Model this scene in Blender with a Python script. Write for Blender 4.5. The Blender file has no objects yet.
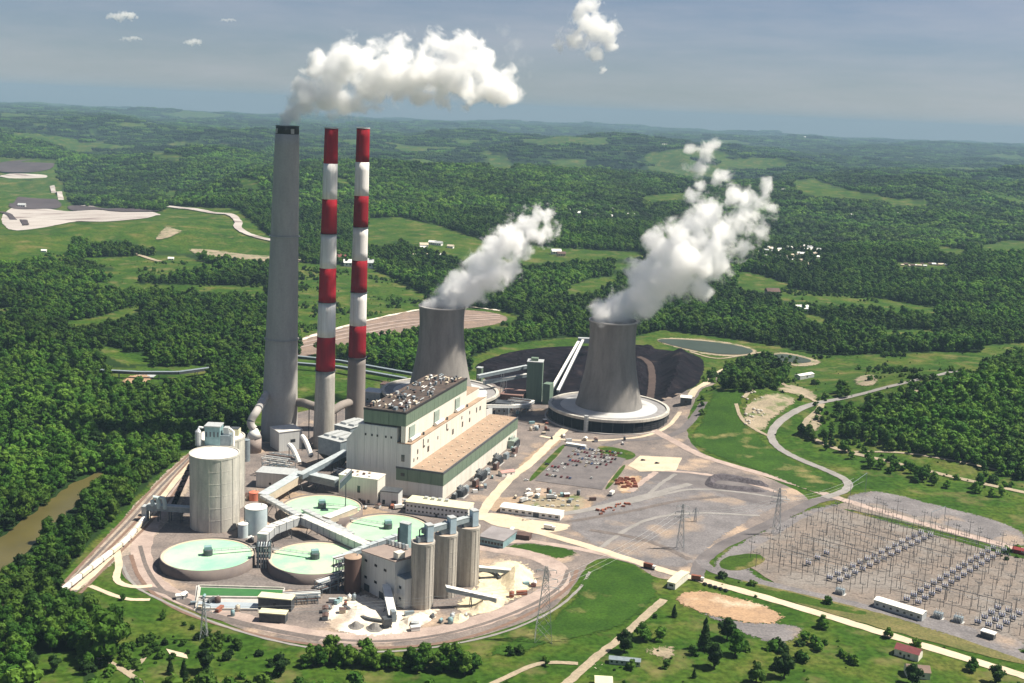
import bpy, bmesh, math, random
import numpy as np
from mathutils import Vector, Matrix
from mathutils.geometry import delaunay_2d_cdt

# ---------------------------------------------------------------- camera
sc = bpy.context.scene
C = sc.collection
FPX, CAM_H = 1200.0, 330.0
PITCH, ROLL = math.atan((341.5 - 110) / FPX), math.radians(2.45)
FW = np.array([0, math.cos(PITCH), -math.sin(PITCH)])
_r0, _u0 = np.array([1., 0, 0]), np.array([0, math.sin(PITCH), math.cos(PITCH)])
RT = _r0 * math.cos(ROLL) + _u0 * math.sin(ROLL)
UP = -_r0 * math.sin(ROLL) + _u0 * math.cos(ROLL)
CAM = np.array([0, 0, CAM_H])
cam = bpy.data.objects.new('camera', bpy.data.cameras.new('camera')); C.objects.link(cam)
cam.data.sensor_width = 36.0; cam.data.lens = FPX / 1024 * 36
cam.data.clip_start = 1.0; cam.data.clip_end = 90000.0
_m = Matrix([[RT[i], UP[i], -FW[i], CAM[i]] for i in range(3)] + [[0, 0, 0, 1]])
cam.matrix_world = _m
sc.camera = cam

# ---------------------------------------------------------------- sky and sun
SUN_AZ, SUN_EL = math.radians(5), math.radians(57)
S = Vector((math.cos(SUN_EL) * math.cos(SUN_AZ), math.cos(SUN_EL) * math.sin(SUN_AZ), math.sin(SUN_EL)))
w = bpy.data.worlds.new('World'); sc.world = w; w.use_nodes = True
nt = w.node_tree; bg = nt.nodes['Background']
sky = nt.nodes.new('ShaderNodeTexSky'); sky.sky_type = 'NISHITA'; sky.sun_disc = False
sky.sun_elevation = SUN_EL; sky.sun_rotation = math.pi / 2 - SUN_AZ
sky.air_density = 1.0; sky.dust_density = 0.3; sky.ozone_density = 4.0; sky.altitude = 900
hsv = nt.nodes.new('ShaderNodeHueSaturation'); hsv.inputs['Saturation'].default_value = .74; hsv.inputs['Value'].default_value = .70
nt.links.new(sky.outputs[0], hsv.inputs['Color'])
tcw = nt.nodes.new('ShaderNodeTexCoord'); mpw = nt.nodes.new('ShaderNodeMapping'); mpw.inputs['Scale'].default_value = (2.2, 2.2, 15)
nt.links.new(tcw.outputs['Generated'], mpw.inputs[0])
cn = nt.nodes.new('ShaderNodeTexNoise'); cn.inputs['Scale'].default_value = 1.6; cn.inputs['Detail'].default_value = 7; cn.inputs['Roughness'].default_value = .6
nt.links.new(mpw.outputs[0], cn.inputs['Vector'])
cr = nt.nodes.new('ShaderNodeMapRange'); cr.inputs['From Min'].default_value = .42; cr.inputs['From Max'].default_value = .75; cr.inputs['To Max'].default_value = .36
nt.links.new(cn.outputs['Fac'], cr.inputs['Value'])
cm = nt.nodes.new('ShaderNodeMix'); cm.data_type = 'RGBA'; nt.links.new(cr.outputs[0], cm.inputs['Factor']); 
tint = nt.nodes.new('ShaderNodeMix'); tint.data_type = 'RGBA'; tint.blend_type = 'MULTIPLY'; tint.inputs['Factor'].default_value = 1.0
nt.links.new(hsv.outputs[0], tint.inputs['A']); tint.inputs['B'].default_value = (.9, .95, 1.08, 1); nt.links.new(tint.outputs['Result'], cm.inputs['A'])
cm.inputs['B'].default_value = (7.4, 6.9, 7.3, 1)      # thin high veil
nt.links.new(cm.outputs['Result'], bg.inputs[0]); bg.inputs[1].default_value = 0.05
sl = bpy.data.lights.new('sun', 'SUN'); sl.energy = 5.0; sl.angle = math.radians(0.5); sl.color = (1, 0.925, 0.79)
so = bpy.data.objects.new('sun', sl); C.objects.link(so)
so.rotation_euler = S.to_track_quat('Z', 'Y').to_euler(); so.location = (900, 60, 1400)
sc.view_settings.view_transform = 'Standard'; sc.view_settings.look = 'None'
sc.view_settings.exposure = 0.92; sc.view_settings.gamma = 1.0
sc.cycles.volume_bounces = 40; sc.cycles.max_bounces = 40
sc.cycles.diffuse_bounces = 3; sc.cycles.glossy_bounces = 2; sc.cycles.transparent_max_bounces = 16
sc.cycles.use_denoising = True
sc.cycles.volume_step_rate = 1.0; sc.cycles.volume_max_steps = 256
sc.cycles.caustics_reflective = False; sc.cycles.caustics_refractive = False

# ---------------------------------------------------------------- measuring helpers: picture point -> place on the land
def ray(x, y): return FW + (x - 512) / FPX * RT - (y - 341.5) / FPX * UP
def G(x, y, z=0.0):
    d = ray(x, y); return CAM + d * ((z - CAM_H) / d[2])
def at(x, y, Y):
    d = ray(x, y); return CAM + d * (Y / d[1])
def proj(P):
    q = np.asarray(P, float) - CAM; wd = q @ FW
    wd = np.where(wd < 1, 1, wd)
    return 512 + FPX * (q @ RT) / wd, 341.5 - FPX * (q @ UP) / wd
def hgt(b, y):
    lo, hi = -20., 600.
    for _ in range(40):
        m = (lo + hi) / 2
        if proj([b[0], b[1], m])[1] > y: lo = m
        else: hi = m
    return lo
def mpp(p): return float((np.asarray(p) - CAM) @ FW) / FPX

# ---------------------------------------------------------------- noise
def _hash(ix, iy, iz, seed):
    with np.errstate(over='ignore'):
        h = (ix.astype(np.int64) * 374761393 + iy.astype(np.int64) * 668265263 + iz.astype(np.int64) * 1440662683 + seed * 974634533) & 0xffffffff
        h = ((h ^ (h >> 13)) * 1274126177) & 0xffffffff
        h = ((h ^ (h >> 16)) * 2246822519) & 0xffffffff
        h = h ^ (h >> 15)
    return (h & 0xffffff) / float(0xffffff)
def vnoise(x, y, z=0.0, seed=0):
    x, y, z = np.broadcast_arrays(np.asarray(x, float), np.asarray(y, float), np.asarray(z, float))
    x0, y0, z0 = np.floor(x), np.floor(y), np.floor(z)
    fx, fy, fz = x - x0, y - y0, z - z0
    fx, fy, fz = [t * t * t * (t * (t * 6 - 15) + 10) for t in (fx, fy, fz)]
    r = 0
    for dx in (0, 1):
        for dy in (0, 1):
            for dz in (0, 1):
                wgt = (fx if dx else 1 - fx) * (fy if dy else 1 - fy) * (fz if dz else 1 - fz)
                r = r + wgt * _hash(x0 + dx, y0 + dy, z0 + dz, seed)
    return r
def fbm(x, y, z=0.0, o=3, seed=0):
    a, r, n = 1.0, 0.0, 0.0
    for i in range(o):
        r = r + a * vnoise(x, y, z, seed + i * 17); n += a
        x, y, z, a = x * 2.03 + 5.1, y * 2.03 + 1.7, z * 2.03, a * .5
    return r / n
def sstep(a, b, t):
    t = np.clip((t - a) / (b - a), 0, 1); return t * t * (3 - 2 * t)

# ---------------------------------------------------------------- land height
def height(x, y):
    x = np.asarray(x, float); y = np.asarray(y, float)
    e = np.sqrt(((x - 90) / 520) ** 2 + ((y - 1020) / 640) ** 2)
    d = np.sqrt(x * x + y * y)
    m = sstep(1.0, 2.6, e) * sstep(650, 900, y + 0.15 * np.abs(x))
    big = fbm(x / 1500 + 3.3, y / 1500 + 8.1, 0, 3, 5)
    rid = 1 - np.abs(2 * fbm(x / 900 + 1.3, y / 700 + 4.4, 0, 3, 9) - 1)
    small = fbm(x / 260, y / 260, 0, 2, 21)
    amp = (40 + 190 * sstep(1900, 6500, d)) * (1 - .55 * sstep(8000, 15000, d))
    h = amp * (1.5 * (big - .42) + .55 * (rid - .7)) + 16 * (small - .5) * sstep(1500, 3000, d) + 10 * sstep(1500, 3500, d)
    h = h + sstep(4500, 9000, d) * 130 * (1 - np.abs(2 * fbm(x / 2600 + 7, y / 1900 + 2, 0, 2, 41) - 1) - .72)
    far = sstep(9000, 22000, d)
    h = h + far * (5 + 120 * (fbm(x / 5200 + 9, y / 3800, 0, 3, 33) - .45) + x / 25000 * 40)
    g = m * h - d * d / 1.15e7 * sstep(2500, 6000, d)     # the earth's curve
    for (bx, by, br, bh) in ((520, 1345, 155, 50), (262, 1340, 85, 24), (-640, 1500, 260, 18), (760, 1650, 260, 16)):
        g = g + bh * np.exp(-((x - bx) ** 2 + (y - by) ** 2) / br ** 2)
    return g
def hit(px, py):
    d = ray(px, py); d = d / np.linalg.norm(d)
    s = np.concatenate([np.arange(400, 4000, 6.0), np.arange(4000, 30000, 25.0)])
    P = CAM + s[:, None] * d
    dz = P[:, 2] - height(P[:, 0], P[:, 1])
    k = np.argmax(dz < 0)
    if dz[k] >= 0: k = len(s) - 1
    if k > 0 and dz[k] < 0:
        t = dz[k - 1] / (dz[k - 1] - dz[k]); s_ = s[k - 1] + t * (s[k] - s[k - 1])
    else: s_ = s[k]
    p = CAM + s_ * d
    return np.array([p[0], p[1], float(height(p[0], p[1]))])
def inpoly(x, y, poly):
    x = np.asarray(x); y = np.asarray(y); r = np.zeros(x.shape, bool); n = len(poly)
    for i in range(n):
        (x1, y1), (x2, y2) = poly[i], poly[(i + 1) % n]
        c = (y1 > y) != (y2 > y)
        if y1 != y2: r ^= c & (x < (x2 - x1) * (y - y1) / (y2 - y1) + x1)
    return r
def edgedist(x, y, poly):
    d = np.full(np.shape(x), 1e9); n = len(poly)
    for i in range(n):
        a = np.array(poly[i][:2]); b = np.array(poly[(i + 1) % n][:2]); ab = b - a
        t = np.clip(((x - a[0]) * ab[0] + (y - a[1]) * ab[1]) / max(ab @ ab, 1e-9), 0, 1)
        d = np.minimum(d, np.hypot(x - a[0] - t * ab[0], y - a[1] - t * ab[1]))
    return d

# ---------------------------------------------------------------- materials
MATS = {}
def mat(name, c1, c2=None, scale=0.05, rough=0.85, metal=0.0, detail=5, bump=0.0, rnd=0.0, fine=0.0, spec=0.3, sub=None, stretch=None, ragged=0.0):
    """noise mix of two real surface colours; rnd varies value per object, fine adds small grain"""
    if name in MATS: return MATS[name]
    m = bpy.data.materials.new(name); m.use_nodes = True; MATS[name] = m
    t = m.node_tree; N = t.nodes; L = t.links; b = N['Principled BSDF']
    b.inputs['Roughness'].default_value = rough; b.inputs['Metallic'].default_value = metal
    b.inputs['Specular IOR Level'].default_value = spec
    c2 = c2 or tuple(v * .72 for v in c1)
    tc = N.new('ShaderNodeTexCoord'); src = tc.outputs['Object']
    if stretch:
        mp = N.new('ShaderNodeMapping'); mp.inputs['Scale'].default_value = stretch
        L.new(src, mp.inputs[0]); src = mp.outputs[0]
    n = N.new('ShaderNodeTexNoise'); n.inputs['Scale'].default_value = scale; n.inputs['Detail'].default_value = detail
    n.inputs['Roughness'].default_value = .65
    L.new(src, n.inputs['Vector'])
    r = N.new('ShaderNodeValToRGB'); r.color_ramp.elements[0].position = .36; r.color_ramp.elements[1].position = .64
    r.color_ramp.elements[0].color = (*c2, 1); r.color_ramp.elements[1].color = (*c1, 1)
    L.new(n.outputs['Fac'], r.inputs[0]); col = r.outputs[0]
    if sub:
        n2 = N.new('ShaderNodeTexNoise'); n2.inputs['Scale'].default_value = sub[1]; n2.inputs['Detail'].default_value = 4
        L.new(src, n2.inputs['Vector'])
        r2 = N.new('ShaderNodeValToRGB'); r2.color_ramp.elements[0].position = sub[2]; r2.color_ramp.elements[1].position = sub[2] + .12
        L.new(n2.outputs['Fac'], r2.inputs[0])
        mx = N.new('ShaderNodeMix'); mx.data_type = 'RGBA'; L.new(r2.outputs[0], mx.inputs['Factor'])
        L.new(col, mx.inputs['A']); mx.inputs['B'].default_value = (*sub[0], 1); col = mx.outputs['Result']
    if rnd or fine:
        hs = N.new('ShaderNodeHueSaturation'); L.new(col, hs.inputs['Color']); col = hs.outputs[0]
        base = None
        if rnd:
            oi = N.new('ShaderNodeObjectInfo'); ma = N.new('ShaderNodeMapRange')
            ma.inputs['To Min'].default_value = 1 - rnd; ma.inputs['To Max'].default_value = 1 + rnd
            L.new(oi.outputs['Random'], ma.inputs['Value']); base = ma.outputs[0]
        if fine:
            n3 = N.new('ShaderNodeTexNoise'); n3.inputs['Scale'].default_value = .6; n3.inputs['Detail'].default_value = 3
            L.new(tc.outputs['Object'], n3.inputs['Vector'])
            mb = N.new('ShaderNodeMapRange'); mb.inputs['From Min'].default_value = .3; mb.inputs['From Max'].default_value = .7
            mb.inputs['To Min'].default_value = 1 - fine; mb.inputs['To Max'].default_value = 1 + fine
            L.new(n3.outputs['Fac'], mb.inputs['Value'])
            if base is None: base = mb.outputs[0]
            else:
                mu = N.new('ShaderNodeMath'); mu.operation = 'MULTIPLY'; L.new(base, mu.inputs[0]); L.new(mb.outputs[0], mu.inputs[1]); base = mu.outputs[0]
        L.new(base, hs.inputs['Value'])
    L.new(col, b.inputs['Base Color'])
    if ragged:      # the sheet frays out along its own border
        ae = N.new('ShaderNodeAttribute'); ae.attribute_name = 'edge'
        nr_ = N.new('ShaderNodeTexNoise'); nr_.inputs['Scale'].default_value = 2.2 / ragged; nr_.inputs['Detail'].default_value = 6; nr_.inputs['Roughness'].default_value = .7
        L.new(tc.outputs['Object'], nr_.inputs['Vector'])
        mr = N.new('ShaderNodeMapRange'); mr.clamp = False; mr.inputs['From Min'].default_value = .3; mr.inputs['From Max'].default_value = .7; mr.inputs['To Min'].default_value = 0; mr.inputs['To Max'].default_value = ragged
        L.new(nr_.outputs['Fac'], mr.inputs['Value'])
        gt = N.new('ShaderNodeMath'); gt.operation = 'GREATER_THAN'; L.new(ae.outputs['Fac'], gt.inputs[0]); L.new(mr.outputs[0], gt.inputs[1])
        L.new(gt.outputs[0], b.inputs['Alpha']); m['ragged'] = ragged
    if bump:
        bp = N.new('ShaderNodeBump'); bp.inputs['Strength'].default_value = bump; bp.inputs['Distance'].default_value = 1.0
        L.new(n.outputs['Fac'], bp.inputs['Height']); L.new(bp.outputs[0], b.inputs['Normal'])
    return m
def volmat(name, dens, col, aniso=0.0):
    m = bpy.data.materials.new(name); m.use_nodes = True; t = m.node_tree
    t.nodes.remove(t.nodes['Principled BSDF'])
    v = t.nodes.new('ShaderNodeVolumePrincipled'); v.inputs['Density'].default_value = dens
    v.inputs['Color'].default_value = (*col, 1); v.inputs['Anisotropy'].default_value = aniso
    t.links.new(v.outputs[0], t.nodes['Material Output'].inputs['Volume'])
    return m

# ---------------------------------------------------------------- mesh builder and object helpers
class MB:
    def __init__(s): s.v = []; s.f = []
    def add(s, vs, fs):
        o = len(s.v); s.v += [tuple(float(c) for c in p) for p in vs]; s.f += [tuple(i + o for i in f) for f in fs]; return s
    def box(s, x0, x1, y0, y1, z0, z1, fr=None):
        P = [(x, y, z) for z in (z0, z1) for (x, y) in ((x0, y0), (x1, y0), (x1, y1), (x0, y1))]
        if fr is not None: P = [fr.p(*q) for q in P]
        return s.add(P, [(3, 2, 1, 0), (4, 5, 6, 7), (0, 1, 5, 4), (1, 2, 6, 5), (2, 3, 7, 6), (3, 0, 4, 7)])
    def prism(s, poly, z0, z1):
        n = len(poly)
        return s.add([(p[0], p[1], z0) for p in poly] + [(p[0], p[1], z1) for p in poly],
                     [tuple(range(n))[::-1], tuple(range(n, 2 * n))] + [(i, (i + 1) % n, n + (i + 1) % n, n + i) for i in range(n)])
    def lathe(s, prof, c=(0, 0, 0), n=48, lean=(0, 0), cap=True, a0=0, a1=2 * math.pi):
        """prof: (r, z) list bottom to top; lean: xy shift per metre of height"""
        k = len(prof); full = abs(a1 - a0 - 2 * math.pi) < 1e-6; m = n if full else n + 1; vs = []
        for r, z in prof:
            for i in range(m):
                a = a0 + (a1 - a0) * i / n
                vs.append((c[0] + r * math.cos(a) + lean[0] * z, c[1] + r * math.sin(a) + lean[1] * z, c[2] + z))
        fs = []
        for j in range(k - 1):
            for i in range(n):
                i2 = (i + 1) % m
                fs.append((j * m + i, j * m + i2, (j + 1) * m + i2, (j + 1) * m + i))
        if cap and full:
            fs.append(tuple(range(m))[::-1]); fs.append(tuple(range((k - 1) * m, k * m)))
        return s.add(vs, fs)
    def tube(s, pts, r, n=8, cap=True):
        pts = [np.asarray(p, float) for p in pts]; rs = r if isinstance(r, (list, tuple)) else [r] * len(pts); vs = []
        for i, p in enumerate(pts):
            d = pts[min(i + 1, len(pts) - 1)] - pts[max(i - 1, 0)]; d = d / (np.linalg.norm(d) + 1e-9)
            a = np.cross(d, (0, 0, 1) if abs(d[2]) < .95 else (1, 0, 0)); a /= np.linalg.norm(a); b = np.cross(a, d)
            for k in range(n):
                t = 2 * math.pi * k / n + math.pi / n
                vs.append(p + rs[i] * (a * math.cos(t) + b * math.sin(t)))
        fs = [(j * n + i, j * n + (i + 1) % n, (j + 1) * n + (i + 1) % n, (j + 1) * n + i) for j in range(len(pts) - 1) for i in range(n)]
        if cap: fs += [tuple(range(n))[::-1], tuple(range((len(pts) - 1) * n, len(pts) * n))]
        return s.add(vs, fs)
    def bar(s, a, b, r=.3): return s.tube([a, b], r, 4)
    def beam(s, a, b, wd, ht):
        """box-section beam from a to b: wd wide, ht tall, its top edge on the line"""
        a = np.asarray(a, float); b = np.asarray(b, float); d = b - a; n = np.array([-d[1], d[0], 0]); n = n / (np.linalg.norm(n) + 1e-9) * wd / 2
        h = np.array([0, 0, ht])
        vs = [a - n - h, a + n - h, a + n, a - n, b - n - h, b + n - h, b + n, b - n]
        return s.add(vs, [(0, 1, 2, 3), (7, 6, 5, 4), (4, 5, 1, 0), (5, 6, 2, 1), (6, 7, 3, 2), (7, 4, 0, 3)])
    def build(s, name, material, parent=None, smooth=False, loc=None):
        me = bpy.data.meshes.new(name)
        off = np.zeros(3)
        if parent is not None: off = np.array([float(q) for q in parent.get('_o', (0., 0., 0.))])
        if loc is not None: off = np.asarray(loc, float)
        v = np.array(s.v) - off
        me.from_pydata(v.tolist(), [], s.f); me.validate(); me.update()
        bm = bmesh.new(); bm.from_mesh(me); bmesh.ops.recalc_face_normals(bm, faces=bm.faces); bm.to_mesh(me); bm.free()
        if smooth: me.shade_smooth()
        me.materials.append(material)
        o = bpy.data.objects.new(name, me); C.objects.link(o)
        if parent is not None:
            o.parent = parent
            if parent.get('_o') is not None: o['_o'] = tuple(off)
        if loc is not None: o.location = tuple(off)
        return o
class Frame:
    """local axes on the ground: x along a-b, y to its left (away from the viewer), z up"""
    def __init__(s, o, x): 
        s.o = np.array([o[0], o[1], o[2] if len(o) > 2 else 0.]); x = np.array([x[0], x[1], 0.]); s.L = np.linalg.norm(x); s.x = x / s.L
        s.y = np.array([-s.x[1], s.x[0], 0])
    def p(s, x, y, z): return s.o + s.x * x + s.y * y + np.array([0, 0, z])
def fpx(a, b, z=0.0):
    A, B = G(*a, z), G(*b, z); f = Frame((A[0], A[1], 0), B - A); f.w = f.L; return f
def thing(name, label, cat, loc, group=None):
    o = bpy.data.objects.new(name, None); C.objects.link(o); o.empty_display_size = 2
    o.location = tuple(float(c) for c in loc); o['_o'] = tuple(float(c) for c in loc)
    return tag(o, label, cat, group)
def tag(o, label=None, cat=None, group=None, kind=None):
    if label: o['label'] = label
    if cat: o['category'] = cat
    if group: o['group'] = group
    if kind: o['kind'] = kind
    return o
def copy_tree(o, parent=None):
    c = o.copy(); C.objects.link(c)
    if parent is not None: c.parent = parent
    for ch in list(o.children): copy_tree(ch, c)
    return c

# ---------------------------------------------------------------- draped sheets (ground, roads, ponds)
def rough_outline(pts, step, amp, seed):
    out = []; rng = random.Random(seed); n = len(pts)
    for i in range(n):
        a, b = np.array(pts[i][:2]), np.array(pts[(i + 1) % n][:2]); d = b - a; L = np.linalg.norm(d)
        k = max(1, int(L / step)); nn = np.array([-d[1], d[0]]) / (L + 1e-9)
        for j in range(k):
            q = a + d * j / k
            out.append(q + nn * (rng.uniform(-amp, amp) if (j or amp > .8) else 0))
    return out
def smooth_closed(pts, it=2):
    for _ in range(it):
        n = len(pts); o = []
        for i in range(n):
            a, b = np.array(pts[i]), np.array(pts[(i + 1) % n]); o += [a * .75 + b * .25, a * .25 + b * .75]
        pts = o
    return pts
def smooth_open(pts, it=3):
    pts = [np.array(p, float) for p in pts]
    for _ in range(it):
        o = [pts[0]]
        for i in range(len(pts) - 1): o += [pts[i] * .75 + pts[i + 1] * .25, pts[i] * .25 + pts[i + 1] * .75]
        pts = o + [pts[-1]]
    return pts
def fill(outline, zf, grid=None):
    n = len(outline); vs = [Vector((float(p[0]), float(p[1]))) for p in outline]
    if grid:
        xs = [v.x for v in vs]; ys = [v.y for v in vs]
        X, Y = np.meshgrid(np.arange(min(xs), max(xs), grid), np.arange(min(ys), max(ys), grid))
        X = X.ravel() + np.random.RandomState(1).uniform(-.2, .2, X.size) * grid; Y = Y.ravel()
        op = [(v.x, v.y) for v in vs]
        k = inpoly(X, Y, op) & (edgedist(X, Y, op) > grid * .4)
        vs += [Vector((float(a), float(b))) for a, b in zip(X[k], Y[k])]
    r = delaunay_2d_cdt(vs, [], [list(range(n))], 1, 1e-4)
    V = np.array([(v.x, v.y) for v in r[0]]); Z = zf(V[:, 0], V[:, 1])
    mb = MB(); mb.add(np.column_stack([V, Z]), [tuple(f) for f in r[2]]); return mb
SEED = [0]
def sheet(name, px, m, z, soft=True, amp=1.0, step=7, grid=None, kind='structure', world=False):
    SEED[0] += 1
    W = [hit(*p)[:2] for p in px] if not world else px
    if soft: W = smooth_closed(W, 2)
    W = rough_outline(W, step, amp, SEED[0])
    rg = m.get('ragged', 0)
    if rg: grid = min(grid or 99, max(2.5, rg * .6))
    mb = fill(W, lambda x, y: height(x, y) + z, grid)
    o = mb.build(name, m)
    if rg:
        me = o.data; n = len(me.vertices); v = np.empty(n * 3); me.vertices.foreach_get('co', v); v = v.reshape(-1, 3)
        e = edgedist(v[:, 0], v[:, 1], [tuple(q) for q in W]); a = me.attributes.new('edge', 'FLOAT', 'POINT'); a.data.foreach_set('value', e.astype(np.float32))
    return tag(o, kind=kind)
def whole(o):
    n = len(o.data.vertices); a = o.data.attributes.new('edge', 'FLOAT', 'POINT'); a.data.foreach_set('value', np.full(n, 99, np.float32))
def ribbon(name, px, wd, m, z, it=3, seg=12.0, kind='structure', jit=.12):
    SEED[0] += 1; rng = random.Random(SEED[0])
    P = smooth_open([hit(*p)[:2] for p in px], it); Q = [P[0]]
    for p in P[1:]:
        d = np.linalg.norm(p - Q[-1]); k = max(1, int(d / seg)); a = Q[-1]
        for j in range(1, k + 1): Q.append(a + (p - a) * j / k)
    vs = []; nq = len(Q)
    for i, q in enumerate(Q):
        d = Q[min(i + 1, nq - 1)] - Q[max(i - 1, 0)]; d = d / (np.linalg.norm(d) + 1e-9); n = np.array([-d[1], d[0]])
        for k in (-1, -.33, .33, 1):
            t = q + n * wd / 2 * (k + (rng.uniform(-jit, jit) if abs(k) == 1 else 0)); vs.append((t[0], t[1]))
    V = np.array(vs); Z = height(V[:, 0], V[:, 1]) + z
    mb = MB(); mb.add(np.column_stack([V, Z]), [(i * 4 + j, i * 4 + j + 1, i * 4 + j + 5, i * 4 + j + 4) for i in range(nq - 1) for j in range(3)])
    o = mb.build(name, m); whole(o); return tag(o, kind=kind)
def mound(name, px, hmax, wd, m, label, cat, group=None, grid=4.0, rough=.25, z=0.0, world=False, smooth=False):
    SEED[0] += 1
    W = [tuple(hit(*p)[:2]) for p in px] if not world else px
    W = smooth_closed(W, 2); W = [tuple(q) for q in rough_outline(W, grid, grid * .15, SEED[0])]
    def zf(x, y):
        e = edgedist(x, y, W); n = fbm(x / (wd * 1.3), y / (wd * 1.3), 0, 3, SEED[0])
        return height(x, y) + z + hmax * sstep(0, wd, e) * (1 - rough + 2 * rough * n)
    o = fill(W, zf, grid).build(name, m, smooth=smooth); whole(o)
    return tag(o, label, cat, group)

# ================================================================ THE LAND
# open land (no forest), traced on the photograph: meadows, clearings, the plant yard
PLANT = [(46,600),(54,585),(94,540),(143,490),(180,453),(245,440),(262,400),(300,352),(400,372),(470,372),(470,358),(505,345),(560,338),(640,336),(660,330),(720,337),(770,345),(830,358),(836,366),
         (900,372),(960,362),(985,372),(930,384),(870,396),(835,420),(900,445),(1024,482),(1200,520),(1200,720),(560,720),(500,690),(440,655),(300,660),(200,640),(140,612),(100,590)]
MEADOW = [
    [(-90,160),(30,158),(58,160),(60,178),(75,205),(160,212),(170,206),(236,208),(272,238),(300,246),(300,268),(262,262),(232,258),(150,250),(130,243),(72,240),(68,262),(30,262),(-90,268)],
    [(75,258),(180,255),(225,268),(130,270),(95,265)], [(112,284),(268,286),(268,298),(205,292),(118,289)],
    [(62,322),(95,318),(140,304),(146,308),(110,324),(66,330)], [(84,342),(122,350),(134,358),(128,366),(100,352)], [(-90,306),(14,308),(12,318),(-90,318)],
    [(120,352),(150,354),(150,364),(120,364)], [(96,368),(214,366),(210,376),(150,384),(116,382)],
    [(368,218),(400,217),(440,226),(482,240),(500,252),(448,256),(420,248),(402,240),(384,246),(366,244)],
    [(296,262),(372,268),(420,292),(430,300),(400,310),(296,336)], [(440,236),(560,248),(640,252),(648,258),(560,262),(500,268),(450,258)],
    [(300,330),(420,305),(500,310),(524,318),(510,326),(470,330),(420,328),(300,352)],
    [(480,150),(500,152),(520,165),(490,168)], [(540,158),(590,160),(598,166),(556,167)], [(492,160),(520,162),(510,170),(490,168)],
    [(566,287),(590,279),(620,275),(616,284),(590,293),(570,296)], [(614,264),(700,262),(690,268),(614,270)],
    [(738,272),(752,272),(790,284),(788,293),(745,291),(736,286)], [(780,288),(830,294),(890,300),(936,308),(938,316),(880,311),(835,306),(778,301)],
    [(800,312),(818,316),(836,326),(826,326),(806,321)], [(790,181),(815,178),(840,188),(884,196),(880,200),(836,198),(800,194)], [(880,198),(926,200),(934,206),(892,207)],
    [(975,246),(1010,240),(1110,244),(1110,250),(984,252)], [(978,346),(1110,338),(1110,350),(984,356)], [(936,246),(970,250),(960,256),(940,254)],
    [(700,340),(830,356),(940,352),(1000,352),(1000,364),(930,384),(870,398),(836,420),(816,440),(890,462),(1110,494),(1110,700),(560,700),(600,600),(640,560),(680,440)],
    [(100,585),(205,640),(440,660),(470,640),(560,640),(560,690),(100,690),(88,655),(120,640),(118,618),(84,606)],
    [(40,655),(80,650),(84,690),(24,690)], [(88,126),(92,128),(101,147),(96,147)], [(112,121),(148,124),(150,128),(116,126)],
    [(30,122),(50,124),(48,127),(30,125)], [(152,150),(186,156),(180,162),(150,156)], [(165,190),(182,190),(176,200),(164,200)], [(238,176),(262,180),(262,190),(240,186)],
    [(330,176),(352,180),(350,186),(332,182)], [(500,236),(520,236),(520,244),(500,244)], [(640,196),(690,192),(700,198),(650,203)],
    [(895,262),(950,264),(948,270),(896,268)], [(884,330),(940,330),(938,336),(884,336)],
]
RIVER = [(-30,562),(16,526),(54,496),(86,476),(108,470),(112,476),(100,486),(70,510),(42,536),(18,560),(-30,590)]

def open_mask(x, y, top=0.0):
    """True on meadow / yard; traced fields in view, noise clearings elsewhere"""
    z = height(x, y); px, py = proj(np.stack([x, y, z], -1))
    m = inpoly(px, py, PLANT)
    for p in MEADOW: m |= inpoly(px, py, p)
    m |= inpoly(px, py, RIVER)
    if top:
        qx, qy = proj(np.stack([x, y, z + top], -1))
        for p in MEADOW + [RIVER, PLANT]: m |= inpoly(qx, qy, p)
    d = np.hypot(x, y); m |= (d > 1500) & (d < 5200) & (px < 266) & (py > 262) & (py < 420) & (fbm(x / 230 + 3, y / 230, 0, 3, 73) > .65) & ~inpoly(px, py, PLANT); out = (px < -20) | (px > 1044) | (d > 5200)
    m |= out & (fbm(x / 520, y / 520, 0, 3, 71) > .655) & ~inpoly(px, py, PLANT)
    return m, px, py

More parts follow.
